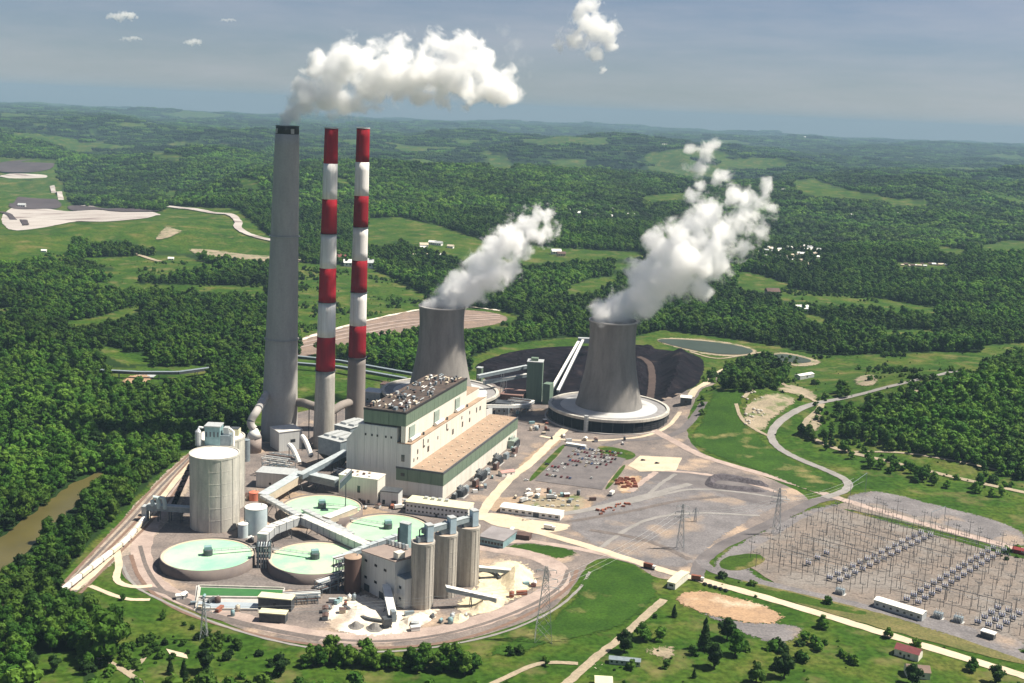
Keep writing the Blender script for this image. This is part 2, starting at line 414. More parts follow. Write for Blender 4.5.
m_forest_floor = mat('forest floor', (.03, .055, .014), (.02, .04, .01), .02)
def land_material():
    m = bpy.data.materials.new('land'); m.use_nodes = True; t = m.node_tree; N = t.nodes; L = t.links; b = N['Principled BSDF']
    b.inputs['Roughness'].default_value = .95; b.inputs['Specular IOR Level'].default_value = .1
    tc = N.new('ShaderNodeTexCoord'); at_ = N.new('ShaderNodeAttribute'); at_.attribute_name = 'meadow'
    def noise(scale, det):
        n = N.new('ShaderNodeTexNoise'); n.inputs['Scale'].default_value = scale; n.inputs['Detail'].default_value = det; n.inputs['Roughness'].default_value = .6
        L.new(tc.outputs['Object'], n.inputs['Vector']); return n.outputs['Fac']
    def ramp(src, *els):
        r = N.new('ShaderNodeValToRGB')
        while len(r.color_ramp.elements) < len(els): r.color_ramp.elements.new(.5)
        for e, (p, c) in zip(r.color_ramp.elements, els): e.position = p; e.color = (*c, 1)
        L.new(src, r.inputs[0]); return r.outputs[0]
    def mix(f, a, c, typ='MIX'):
        x = N.new('ShaderNodeMix'); x.data_type = 'RGBA'; x.blend_type = typ
        if isinstance(f, float): x.inputs['Factor'].default_value = f
        else: L.new(f, x.inputs['Factor'])
        L.new(a, x.inputs['A']); L.new(c, x.inputs['B']); return x.outputs['Result']
    forest = ramp(noise(.012, 6), (.35, (.01, .026, .006)), (.65, (.02, .044, .01)))  # canopy self-shadow is put into this darker green
    grass = ramp(noise(.018, 7), (.3, (.02, .055, .006)), (.46, (.036, .082, .009)), (.58, (.062, .096, .014)), (.7, (.12, .115, .035)))
    tuft = ramp(noise(.22, 4), (.38, (.55, .6, .5)), (.6, (1.15, 1.15, 1.1)))
    grass = mix(1.0, grass, tuft, 'MULTIPLY')
    dry = ramp(noise(.03, 4), (.54, (0, 0, 0)), (.7, (1, 1, 1)))
    tan = N.new('ShaderNodeRGB'); tan.outputs[0].default_value = (.19, .155, .07, 1)
    rgb = N.new('ShaderNodeSeparateColor'); L.new(dry, rgb.inputs[0])
    mm = N.new('ShaderNodeMath'); mm.operation = 'MULTIPLY'; L.new(rgb.outputs[0], mm.inputs[0]); mm.inputs[1].default_value = .55
    grass = mix(mm.outputs[0], grass, tan.outputs[0])
    L.new(mix(at_.outputs['Fac'], forest, grass), b.inputs['Base Color'])
    return m
M_LAND = land_material()

def build_land():
    az = np.radians(np.concatenate([np.arange(-180, -32, 2.0), np.arange(-32, 32, .1), np.arange(32, 180, 2.0)]))
    dep = np.radians(np.arange(72, 2.3, -.085)); r = list(CAM_H / np.tan(dep))
    while r[-1] < 34000: r.append(r[-1] + min(200, max(60, r[-1] * .012)))
    r = np.array(r); A, Rr = np.meshgrid(az, r); X = np.sin(A) * Rr; Y = np.cos(A) * Rr; Z = height(X, Y)
    # the river lies in its own bed, the ponds in theirs
    na, nr = len(az), len(r)
    op, px, py = open_mask(X.ravel(), Y.ravel()); op = op & ~inpoly(px, py, RIVER)
    i = np.arange(nr - 1)[:, None] * na; j = np.arange(na)[None, :]; j2 = (j + 1) % na
    F = np.stack([i + j, i + j2, i + na + j2, i + na + j], -1).reshape(-1, 4)
    V = np.column_stack([X.ravel(), Y.ravel(), Z.ravel()]); c = len(V)
    V = np.vstack([V, [[0, 0, float(height(0, 0))]]])
    F3 = np.column_stack([np.full(na, c), (np.arange(na) + 1) % na, np.arange(na)])
    me = bpy.data.meshes.new('terrain'); me.vertices.add(len(V)); me.vertices.foreach_set('co', V.ravel())
    nl = F.size + F3.size; me.loops.add(nl); me.polygons.add(len(F) + len(F3))
    me.loops.foreach_set('vertex_index', np.concatenate([F[:, ::-1].ravel(), F3[:, ::-1].ravel()]))
    ls = np.concatenate([np.arange(len(F)) * 4, F.size + np.arange(len(F3)) * 3]); me.polygons.foreach_set('loop_start', ls)
    me.update(calc_edges=True); me.validate(); me.shade_smooth()
    a = me.attributes.new('meadow', 'FLOAT', 'POINT'); a.data.foreach_set('value', np.append(op.astype(float), 0).astype(np.float32))
    me.materials.append(M_LAND)
    o = bpy.data.objects.new('terrain', me); C.objects.link(o); return tag(o, kind='structure')
build_land()

M_VERGE = mat('verge grass', (.045, .085, .01), (.026, .056, .006), .06, detail=8, sub=((.15, .13, .05), .05, .55), fine=.3, spec=.1)
# surfaces ---------------------------------------------------------------
M_YARD = mat('yard gravel', (.215, .178, .16), (.115, .1, .096), .04, detail=9, sub=((.36, .27, .2), .025, .54), fine=.25)
M_GREY = mat('grey gravel', (.185, .172, .175), (.12, .112, .116), .05, detail=9, sub=((.27, .21, .165), .022, .56), fine=.25, ragged=6)
M_ROADBED = mat('pink haul road', (.40, .315, .275), (.28, .22, .195), .06, fine=.1)
M_CREAM = mat('pale concrete road', (.56, .47, .35), (.45, .37, .275), .06, fine=.08)
M_ASPH = mat('worn asphalt', (.15, .135, .135), (.1, .09, .093), .05, fine=.1)
M_ROADGREY = mat('grey road', (.26, .245, .235), (.2, .19, .18), .06, fine=.08)
M_DIRT = mat('orange dirt', (.38, .25, .15), (.27, .18, .115), .05, detail=8, sub=((.45, .36, .26), .04, .56), fine=.2, ragged=7)
M_TAN = mat('tan bank', (.33, .27, .19), (.2, .17, .115), .05, detail=8, sub=((.1, .13, .045), .06, .53), fine=.2, ragged=8)
M_PATH = mat('tan path', (.34, .28, .2), (.25, .21, .15), .08, fine=.15)
M_LIME = mat('white limestone dust', (.74, .69, .6), (.54, .47, .38), .07, detail=8, sub=((.36, .29, .23), .05, .52), fine=.15, ragged=8)
M_LIMEY = mat('pale yellow gypsum', (.7, .61, .42), (.5, .42, .29), .07, detail=8, sub=((.33, .27, .22), .05, .55), fine=.12, ragged=8)
M_COAL = mat('coal', (.015, .012, .016), (.006, .0055, .008), .05, rough=.9, detail=8, sub=((.04, .03, .028), .05, .62), fine=.3, spec=.03)
M_LAWN = mat('mown lawn', (.037, .085, .009), (.02, .054, .006), .035, detail=8, sub=((.17, .155, .06), .03, .57), fine=.3, spec=.1, ragged=7)
M_WATER_BROWN = mat('silty river water', (.10, .086, .03), (.08, .07, .025), .02, rough=.3)
M_POND = mat('slate pond water', (.05, .068, .055), (.04, .055, .045), .01, rough=.55, spec=.12)
M_PONDGREEN = mat('green settling water', (.05, .17, .05), (.035, .13, .04), .1, rough=.3)
M_SUBGND = mat('substation gravel', (.2, .163, .138), (.135, .118, .106), .05, detail=9, sub=((.19, .17, .155), .022, .5), fine=.25)
M_MINE = mat('pale mine spoil', (.46, .43, .4), (.33, .29, .27), .012, detail=8, sub=((.2, .16, .15), .018, .55), fine=.15, stretch=(.4, 1.6, 1))
M_PURPLE = mat('dark spoil bank', (.075, .06, .065), (.05, .04, .045), .02)

sheet('river', RIVER, M_WATER_BROWN, .25, amp=2.0)
sheet('plant_yard', [(62,592),(68,580),(110,538),(150,496),(180,466),(196,452),(250,446),(268,420),(330,405),(470,380),(545,372),(560,400),(690,396),(712,372),(740,362),(716,382),(698,396),(686,420),(690,446),(720,462),(770,478),(812,498),(800,512),(760,524),(706,556),(700,574),(660,582),(640,566),(604,556),(584,566),(572,592),(548,612),(500,632),(420,648),(340,650),(270,638),(210,618),(160,596),(132,586),(118,566),(128,545),(96,572),(76,592)], M_YARD, .1, grid=14)
sheet('gravel_yard', [(556,520),(600,500),(640,480),(690,470),(740,480),(796,500),(760,516),(720,540),(690,570),(650,566),(600,552)], M_GREY, .16, amp=1.5)
sheet('storage_yard', [(640,468),(700,470),(790,494),(770,510),(700,486),(640,480)], M_ASPH, .19)
sheet('coal_yard_floor', [(470,368),(505,352),(555,346),(620,346),(690,352),(708,362),(694,388),(670,402),(612,406),(560,398),(500,390)], M_COAL, .14, grid=14)
# haul loop, rail loop and plant roads
ribbon('haul_road', [(196,462),(160,508),(140,540),(142,566),(156,588),(200,606),(250,622),(310,636),(380,640),(450,630),(510,612),(548,592),(564,578),(552,562),(520,552),(480,547)], 15, M_ROADBED, .24)
ribbon('rail_bed', [(66,590),(104,552),(134,520),(158,494),(184,466),(206,444)], 10, mat('ballast', (.3, .26, .235), (.22, .19, .18), .1, fine=.12), .2)
ribbon('haul_road', [(74,590),(120,552),(140,530),(172,484),(196,458)], 5, M_CREAM, .27)
ribbon('plant_road', [(478,520),(492,498),(512,476),(530,464),(548,446),(566,428)], 9, M_CREAM, .28)
sheet('concrete_apron', [(478,516),(492,512),(530,520),(570,524),(568,530),(544,534),(520,530),(486,524)], M_CREAM, .3)
ribbon('plant_road', [(520,528),(560,538),(612,554),(660,570),(700,580),(760,596),(840,620),(920,645),(1030,678)], 9, M_CREAM, .34)
ribbon('plant_road', [(480,547),(520,540),(556,545),(600,553),(650,566)], 7, M_ROADBED, .26)
ribbon('service_road', [(696,576),(702,560),(722,545),(770,524),(816,500),(834,498)], 11, M_ASPH, .3)
ribbon('service_road', [(700,560),(712,572),(760,582),(820,596),(870,608),(940,628),(1030,660)], 9, M_GREY, .31)
ribbon('service_road', [(520,520),(580,512),(640,498),(690,484)], 8, M_ROADGREY, .3)
ribbon('service_road', [(640,424),(672,440),(700,456),(740,468),(790,482),(830,496),(870,508),(930,526),(1030,552)], 10, M_ROADBED, .33)
ribbon('winding_road', [(1030,352),(985,368),(956,373),(920,380),(880,389),(840,399),(816,403),(792,413),(774,426),(770,438),(780,450),(800,460),(830,472),(850,482),(846,492),(824,498)], 8.5, M_ROADGREY, .55, seg=6)
ribbon('dirt_road', [(822,404),(818,412),(804,422),(806,434),(822,444),(850,453),(890,462),(950,477),(1030,494)], 7, M_PATH, .5, seg=6)
ribbon('dirt_road', [(690,398),(704,384),(722,370),(744,364),(770,366)], 10, M_CREAM, .5, seg=6)
sheet('dirt_clearing', [(738,412),(752,398),(778,392),(800,398),(796,406),(776,418),(768,430),(758,436),(744,426)], M_TAN, .45, grid=8)
sheet('dirt_clearing', [(774,388),(790,383),(806,388),(822,398),(810,402),(792,394),(776,392)], M_TAN, .5, grid=8)
ribbon('dirt_track', [(930,408),(908,404),(900,397),(908,391),(924,392),(934,398)], 5, M_PATH, .6, seg=5)
ribbon('dirt_track', [(800,388),(786,386),(778,380),(768,384),(752,390),(744,398)], 5, M_PATH, .55, seg=5)
ribbon('dirt_track', [(786,386),(800,394),(816,402)], 5, M_PATH, .57, seg=5)
ribbon('dirt_track', [(690,352),(716,360),(740,356),(764,352)], 5, M_PATH, .6, seg=5)
ribbon('dirt_track', [(736,404),(740,418),(752,428),(768,436)], 4, M_PATH, .57, seg=5)
ribbon('dirt_track', [(854,452),(900,452),(960,462),(1030,478)], 4, M_PATH, .55, seg=5)
sheet('dirt_clearing', [(852,378),(872,374),(884,380),(872,388),(852,386)], M_TAN, .45, grid=8)
sheet('dirt_clearing', [(806,420),(816,412),(826,416),(824,428),(812,436),(802,432)], M_TAN, .56, grid=8)
# rail tracks of the unloading loop: rusty rails on dark ballast, four abreast
sheet('rail_yard', [(54, 594), (88, 554), (118, 522), (142, 494), (174, 462), (194, 448), (208, 452), (196, 480), (180, 512), (160, 536), (140, 552), (120, 560), (96, 580), (72, 598)], mat('pale ballast', (.38, .31, .25), (.24, .2, .17), .08, detail=8, fine=.25, ragged=5), .215, amp=1)
M_BALD = mat('dark ballast', (.15, .125, .115), (.11, .095, .09), .1, fine=.2); M_RAILC = mat('rusty rails', (.2, .13, .1), None, .3)
for k, off in enumerate((-7, -2, 3, 9, 14)):
    ribbon('rail_track', [(66 + off, 590 + off * .25), (104 + off, 550 + off * .3), (134 + off, 520 + off * .4), (160 + off, 490 + off * .3), (186 + off * .7, 462), (208 + off * .5, 440)], 2.6, M_BALD if k % 2 else M_RAILC, .255 + .004 * k, jit=.05)
for k, off in enumerate((0, 9)):
    ribbon('rail_track', [(140 - off, 546 + off), (147 - off, 572 + off * .8), (168, 598 + off), (220, 617 + off), (290, 634 + off), (370, 644 + off * .6), (450, 635 + off), (520, 612 + off), (562 + off, 588), (568 + off, 570)], 3, M_RAILC if k else M_BALD, .262, jit=.05)
ribbon('loop_edge', [(120, 560), (132, 586), (160, 600), (210, 622), (270, 641), (340, 653), (420, 651), (500, 635), (550, 614), (578, 592), (590, 572)], 2.2, M_ROADGREY, .28, jit=.3)
ribbon('plant_road', [(150, 588), (190, 600), (200, 614), (250, 626), (320, 640)], 5, M_BALD, .266)
sheet('dark_ballast', [(160, 560), (176, 584), (230, 590), (300, 592), (345, 590), (345, 575), (300, 582), (250, 575), (250, 560), (210, 580), (176, 572)], mat('dark plant ground', (.19, .165, .155), (.13, .115, .11), .06, detail=8, fine=.25, ragged=6), .21)
# tracks over the gravel yard
for k, pts in enumerate(([(560, 514), (610, 508), (650, 498), (690, 488), (740, 492), (790, 500)], [(566, 522), (630, 512), (680, 500), (720, 497)], [(640, 470), (690, 472), (740, 480), (776, 492)], [(600, 548), (640, 520), (690, 512), (760, 516)], [(590, 530), (650, 540), (690, 560)], [(630, 492), (642, 482), (656, 472)], [(648, 496), (660, 484), (676, 474)])):
    ribbon('vehicle_track', pts, 4 + k % 3, (M_ROADGREY, M_BALD, M_ROADBED)[k % 3], .285 + .004 * k, jit=.3)
# parking and pads
sheet('car_park', [(535,481),(568,446),(626,459),(602,490)], M_ASPH, .4, soft=False, amp=.2)
sheet('grass_verge', [(596,444),(640,453),(628,462),(600,455)], M_VERGE, .36, amp=.5)
sheet('grass_verge', [(527,480),(562,444),(567,446),(533,482)], M_VERGE, .38, amp=.3)
sheet('grass_verge', [(604,489),(620,468),(626,464),(624,470),(608,490)], M_VERGE, .38, amp=.3)
sheet('concrete_pad', [(628,466),(640,456),(682,458),(676,471),(640,472)], M_CREAM, .42, soft=False, amp=.3)
sheet('storage_yard', [(504,506),(548,492),(590,494),(588,512),(560,514)], M_TAN, .2, amp=.6)
sheet('storage_yard', [(612,486),(626,474),(648,476),(642,492),(620,496)], M_DIRT, .22, amp=.6)
sheet('dirt_yard', [(664,598),(690,588),(730,594),(776,608),(790,618),(776,628),(740,624),(700,616)], M_DIRT, .4, amp=1)
sheet('gravel_yard', [(676,604),(740,622),(784,622),(812,628),(788,648),(752,640),(716,622)], M_GREY, .2, amp=1)
sheet('gravel_yard', [(830,500),(870,488),(920,500),(1030,528),(1030,556),(930,522)], M_GREY, .22, amp=1)
sheet('gravel_yard', [(876,604),(930,616),(1030,640),(1030,656),(960,640),(900,622)], M_GREY, .36, amp=1)
sheet('gravel_yard', [(708,560),(740,541),(800,510),(850,500),(820,520),(750,556),(752,574),(780,586),(900,614),(1030,648),(1030,664),(880,618),(760,590),(716,574)], M_GREY, .235, amp=1)
sheet('dry_verge', [(730,574),(780,588),(880,612),(960,636),(1030,658),(1030,668),(930,642),(830,614),(760,592)], mat('dry tan grass', (.16, .135, .05), (.075, .085, .02), .05, detail=8, fine=.3), .3, amp=1)
ribbon('service_road', [(604,446),(622,440),(650,440),(678,434),(694,418),(704,402)], 9, M_ASPH, .3)
ribbon('plant_road', [(540,436),(560,440),(600,441),(640,438),(668,428),(680,412)], 5, M_CREAM, .29)
sheet('dirt_yard', [(512,470),(528,452),(560,432),(566,440),(540,462),(520,478)], mat('tan plant ground', (.36, .26, .18), (.24, .18, .13), .06, detail=8, fine=.2, ragged=6), .22)
sheet('dirt_yard', [(470,506),(500,496),(560,494),(600,500),(590,514),(520,520)], mat('tan plant ground', (.36, .26, .18)), .19)
sheet('dirt_yard', [(250,500),(270,486),(340,500),(400,512),(420,530),(360,520),(300,498)], mat('tan plant ground', (.36, .26, .18)), .2)
sheet('substation_yard', [(738,560),(800,520),(846,502),(880,506),(960,530),(1060,560),(1080,650),(1000,640),(900,612),(830,600),(776,584)], M_SUBGND, .26, soft=False, amp=.7)
# lawns
sheet('lawn', [(574,594),(580,578),(600,567),(624,562),(648,568),(662,584),(656,606),(622,630),(566,642),(512,658),(470,660),(520,634),(556,614)], M_LAWN, .42, amp=1.2, grid=10)
sheet('lawn', [(684,442),(700,420),(712,392),(724,378),(750,384),(744,402),(738,418),(762,436),(772,448),(800,464),(836,482),(832,492),(816,496),(760,472),(722,460)], M_LAWN, .42, grid=8)
sheet('lawn', [(488,548),(530,540),(590,552),(560,562),(536,554)], M_LAWN, .2, amp=.6)
sheet('grass_verge', [(716,560),(752,552),(770,560),(742,572),(722,570)], M_VERGE, .36, amp=1)
sheet('grass_verge', [(716,576),(760,586),(820,600),(870,612),(862,616),(800,604),(740,590)], M_VERGE, .33, amp=1)
sheet('grass_verge', [(840,508),(900,520),(1030,556),(1030,562),(930,534),(850,512)], M_VERGE, .37, amp=.6)
# limestone and gypsum handling area
sheet('limestone_yard', [(322,608),(350,590),(400,600),(452,606),(430,626),(390,640),(340,636),(318,624)], M_LIME, .3, amp=1.2)
sheet('gypsum_yard', [(446,606),(470,590),(478,566),(500,556),(530,562),(542,578),(530,596),(496,612),(462,620)], M_LIMEY, .32, amp=1.2)
# ponds
sheet('pond_bank', [(648,340),(666,337),(702,339),(738,343),(763,351),(750,357),(720,357),(688,352)], M_TAN, .35, grid=10)
sheet('pond', [(654,341),(666,339),(700,341),(734,345),(756,351),(746,355),(720,355),(690,350)], M_POND, .9, grid=12)
sheet('pond_bank', [(762,355),(782,351),(810,357),(828,363),(806,368),(770,363)], M_TAN, .45, grid=10)
sheet('pond', [(768,356),(784,354),(804,358),(814,362),(800,364),(776,361)], M_POND, .95, grid=12)
# embankment with rail sidings behind the stacks
ribbon('rock_edge', [(258,356),(300,340),(360,322),(420,309),(470,307),(500,311)], 7, M_LIME, .95, seg=8, jit=.6)
sheet('rail_embankment', [(290,338),(360,322),(420,309),(480,310),(510,316),(506,324),(440,333),(400,335),(340,348),(290,362)], mat('brown embankment', (.25, .18, .14), (.16, .12, .1), .05, detail=8, fine=.25, ragged=5), .5, grid=14)
for k in range(3): ribbon('rail_bed', [(294,341 + 4 * k),(350,329 + 4 * k),(400,320 + 3 * k),(450,317 + 2.5 * k),(500,315 + 2 * k)], 5, M_ROADBED, .9 + .05 * k, seg=10)
# the landfill and mine site, upper left
sheet('landfill', [(0,210),(40,206),(100,210),(162,211),(158,219),(100,222),(44,228),(0,232)], M_MINE, 1.2, grid=25)
sheet('spoil_bank', [(70,205),(110,208),(160,210),(158,213),(100,212),(66,209)], M_PURPLE, 3, grid=20)
sheet('spoil_bank', [(6,205),(32,198),(58,201),(64,207),(36,210),(14,210)], M_PURPLE, 2.2, grid=20)
sheet('spoil_bank', [(-10,163),(30,159),(56,162),(52,172),(-10,174)], M_PURPLE, 2, grid=30)
sheet('landfill', [(-10,174),(44,174),(50,178),(-10,181)], M_MINE, 2.2, grid=30)
ribbon('haul_road', [(-10,211),(12,214),(26,226)], 14, M_PURPLE, 3, seg=20)
ribbon('winding_road', [(52,186),(60,196),(72,204),(100,208),(170,208),(200,210),(226,214),(240,222),(236,228),(250,236),(276,242),(330,250)], 18, M_MINE, 2.2, seg=15)
sheet('dirt_clearing', [(152,240),(160,232),(166,226),(180,231),(186,231),(172,238),(160,241)], M_TAN, 1.8, grid=20)
ribbon('dirt_road', [(96,244),(122,250),(160,262)], 12, M_PATH, 1.5, seg=15)
sheet('dirt_clearing', [(180,248),(220,250),(262,256),(300,260),(330,256),(330,262),(270,264),(210,258)], M_TAN, 1.4, grid=20)
sheet('dirt_clearing', [(126,376),(150,374),(156,382),(132,386),(118,384)], M_DIRT, 1.2, grid=10)
# paths in the foreground grass
ribbon('dirt_path', [(92,654),(112,664),(126,672),(142,684)], 4, M_PATH, .3, seg=5)
ribbon('dirt_path', [(128,674),(140,664),(150,650)], 3, M_PATH, .32, seg=5)
sheet('concrete_pad', [(166,649),(186,654),(188,659),(170,655)], M_CREAM, .3, soft=False, amp=.3)
ribbon('dirt_path', [(560,690),(580,672),(600,654),(620,640),(650,612),(664,600)], 6, M_PATH, .5, seg=5)
ribbon('dirt_path', [(90,586),(124,600),(150,600)], 4, M_CREAM, .3, seg=5)
ribbon('dirt_path', [(116,548),(120,566),(114,582),(134,588),(152,586)], 5, M_CREAM, .33, seg=5)
ribbon('dirt_path', [(480,690),(510,676),(540,662),(578,664)], 4, M_PATH, .45, seg=5)
sheet('dirt_clearing', [(640,648),(664,642),(684,650),(676,662),(650,660)], M_TAN, .3)
sheet('gravel_yard', [(588,664),(606,662),(608,672),(592,672)], M_LIME, .3)

# ================================================================ THE PLANT
M_CONC = mat('weathered grey concrete', (.47, .45, .43), (.37, .355, .34), .05, fine=.05, stretch=(1, 1, .35))
M_CONCW = mat('pale silo concrete', (.55, .52, .46), (.37, .355, .325), .2, fine=.05, stretch=(1, 1, .15))
M_CONCT = mat('tan silo concrete', (.45, .42, .375), (.31, .288, .258), .25, fine=.06, stretch=(1, 1, .12))
M_TOWER = mat('stained tower concrete', (.255, .238, .222), (.18, .168, .158), .1, fine=.05, stretch=(1, 1, .2))
M_RED = mat('stack red paint', (.38, .014, .026), (.25, .012, .02), .3, rough=.85, spec=.1, stretch=(1, 1, .08))
M_WHITEP = mat('stack white paint', (.80, .78, .76), (.60, .57, .55), .3, rough=.85, spec=.1, stretch=(1, 1, .08))
M_BLACK = mat('sooty steel', (.03, .03, .032), None, .3, rough=.6)
M_GREENP = mat('sage green cladding', (.15, .205, .15), (.115, .165, .12), .2, rough=.5, stretch=(3, 3, .1))
M_WHITEC = mat('white cladding', (.74, .705, .625), (.6, .575, .51), .2, rough=.55, stretch=(3, 3, .15))
M_GREYC = mat('pale grey cladding', (.6, .61, .6), (.5, .51, .505), .2, rough=.5, stretch=(3, 3, .15))
M_ROOF = mat('brown tan roof', (.35, .25, .178), (.265, .192, .14), .08, fine=.12)
M_ROOFD = mat('dark ballast roof', (.1, .074, .062), (.05, .04, .036), .12, fine=.1)
M_STEEL = mat('blue grey steel', (.26, .31, .34), (.19, .23, .26), .3, rough=.45, metal=.2)
M_STEELD = mat('dark steel', (.09, .1, .11), (.06, .065, .075), .4, rough=.5, metal=.2)
M_STEELL = mat('galvanised steel', (.52, .54, .54), (.42, .44, .45), .4, rough=.45, metal=.2)
M_TEAL = mat('teal steel', (.25, .38, .4), (.18, .29, .31), .3, rough=.5)
M_WHITE = mat('white metal', (.78, .77, .73), (.68, .66, .62), .3, rough=.5)
M_YELLOWR = mat('pale yellow roof', (.66, .63, .42), (.57, .54, .37), .2)
M_GLASS = mat('dark window glass', (.03, .035, .04), None, .5, rough=.15, spec=.5)
M_BROWN = mat('rusty brown tank', (.12, .075, .065), (.085, .055, .05), .2, stretch=(1, 1, .2))
M_RUST = mat('rusty red steel', (.32, .12, .075), (.22, .085, .06), .4, rnd=.35)
M_CLAR = mat('mint lime slurry', (.25, .56, .36), (.46, .64, .44), .03, rough=.5)
M_CLARC = mat('cream lime slurry', (.5, .63, .4), (.27, .55, .35), .05, rough=.5)
M_CLARG = mat('green clarifier water', (.3, .56, .33), (.4, .6, .42), .05, rough=.4)
M_BASINW = mat('pale basin water', (.36, .41, .45), (.3, .35, .4), .06, rough=.3)
M_BEIGE = mat('beige cladding', (.55, .47, .36), (.46, .4, .31), .2)

# ---- three stacks ------------------------------------------------------
def stack(base, top, rb_px, rt_px, label, bands=None):
    b = G(*base); T = at(top[0], top[1], b[1]); H = T[2]
    rb, rt_ = rb_px * mpp(b), rt_px * mpp(T); lx = (T[0] - b[0]) / H
    rad = lambda z: rb + (rt_ - rb) * (z / H) ** .85
    t = thing('stack', label, 'smokestack', (b[0], b[1], 0))
    ln = (lx, 0)
    def zof(py): 
        lo, hi = 0., H * 1.02
        for _ in range(40):
            m = (lo + hi) / 2
            if proj([b[0] + lx * m, b[1], m])[1] > py: lo = m
            else: hi = m
        return lo
    if not bands:
        zs = np.linspace(0, H - 7, 30)
        prof = []
        for i, z in enumerate(zs):
            prof.append((rad(z), z))
            if False: prof += [(rad(z) + .05, z + .05), (rad(z) + .05, z + .5), (rad(z), z + .55)]   # lift joints
        MB().lathe(prof, b, 96, ln).build('shaft', mat('tall stack concrete', (.42, .4, .38), (.345, .33, .315), .1, detail=8, fine=.05, stretch=(1, 1, .25)), t, True)
        MB().lathe([(rad(H - 7) - .3, H - 7), (rt_ - .5, H - 1), (rt_ - .5, H)], b, 48, ln).build('cap_ring', M_BLACK, t, True)
        MB().lathe([(rt_ - .5, H), (rt_ + .1, H), (rt_ + .1, H + .8), (rt_ - .5, H + .8)], b, 48, ln, cap=False).build('rim', M_STEELD, t)
        for k in range(4):
            a = k * math.pi / 2 + 2.2
            MB().box(-1.6, 1.6, -.5, .5, H - 6.4, H - 2, Frame((b[0] + lx * H + math.cos(a) * (rt_ - .2), b[1] + math.sin(a) * (rt_ - .2), 0), (-math.sin(a), math.cos(a)))).build('louvre', M_CONC, t)
        for k, z in enumerate((H * .33, H * .66)):
            MB().lathe([(rad(z) + .1, z), (rad(z) + 1.5, z), (rad(z) + 1.5, z + .3), (rad(z) + .1, z + .3)], b, 40, ln, cap=False).build('platform', M_STEELL if k else M_CONC, t)
    else:
        zz = [0] + [zof(py) for py in bands[::-1]] + [H]
        MB().lathe([(rad(z), z) for z in np.linspace(0, zz[1], 12)], b, 40, ln).build('shaft', M_CONCT if bands[-1] > 365 else mat('dark stack concrete', (.25, .22, .2), (.2, .175, .16), .1, stretch=(1, 1, .2)), t, True)  # right stack: shade on its base is put into darker concrete
        for i in range(1, len(zz) - 1):
            red = i % 2 == 1
            MB().lathe([(rad(z) + .05, z) for z in np.linspace(zz[i], zz[i + 1], 5)], b, 40, ln).build('red_band' if red else 'white_band', (M_RED if bands[-1] > 365 else mat('stack shaded red paint', (.27, .011, .02), (.18, .009, .016), .3, rough=.85, spec=.1, stretch=(1, 1, .08))) if red else M_WHITEP, t, True)  # right stack: plume shade is put into a darker red
        MB().lathe([(rt_ + .05, H), (rt_ + .35, H), (rt_ + .35, H + 1), (rt_ - .6, H + 1), (rt_ - .6, H - 3)], b, 40, ln, cap=False).build('rim', M_STEELL, t)
        MB().lathe([(.1, H - 2.5), (rt_ - .6, H - 2.5)], b, 32, ln, cap=False).build('flue', M_BLACK, t)
        for z in (zz[1], zz[3], zz[5]):
            MB().lathe([(rad(z) + .1, z), (rad(z) + 1.1, z), (rad(z) + 1.1, z + .25), (rad(z) + .1, z + .25)], b, 32, ln, cap=False).build('platform', M_STEELD, t)
    lad = MB()
    a = 2.1
    for k in (-.35, .35):
        lad.tube([(b[0] + lx * z + math.cos(a) * (rad(z) + .4) + k, b[1] + math.sin(a) * (rad(z) + .4), z) for z in np.linspace(0, H - 8, 20)], .12, 4)
    lad.build('ladder', M_CONC, t)
    return t, b, H, rad
ST1, B1, H1, RAD1 = stack((279, 438), (287.5, 126.5), 18.4, 11.8, 'tallest-looking unpainted grey concrete stack with a black cap, leftmost of the three')
ST2, B2, H2, RAD2 = stack((323.5, 447), (331.5, 128.5), 10.8, 6.6, 'middle stack of the three with bright red and white bands on a sunlit tan base', [163.5, 199, 233.8, 267.8, 302, 336.3, 370.3])
ST3, B3, H3, RAD3 = stack((355, 430), (363.3, 128.5), 9.7, 6.5, 'rightmost of the three stacks with shade-darkened red and white bands on a shaded grey base', [162, 195.6, 227, 260, 292, 325, 357])

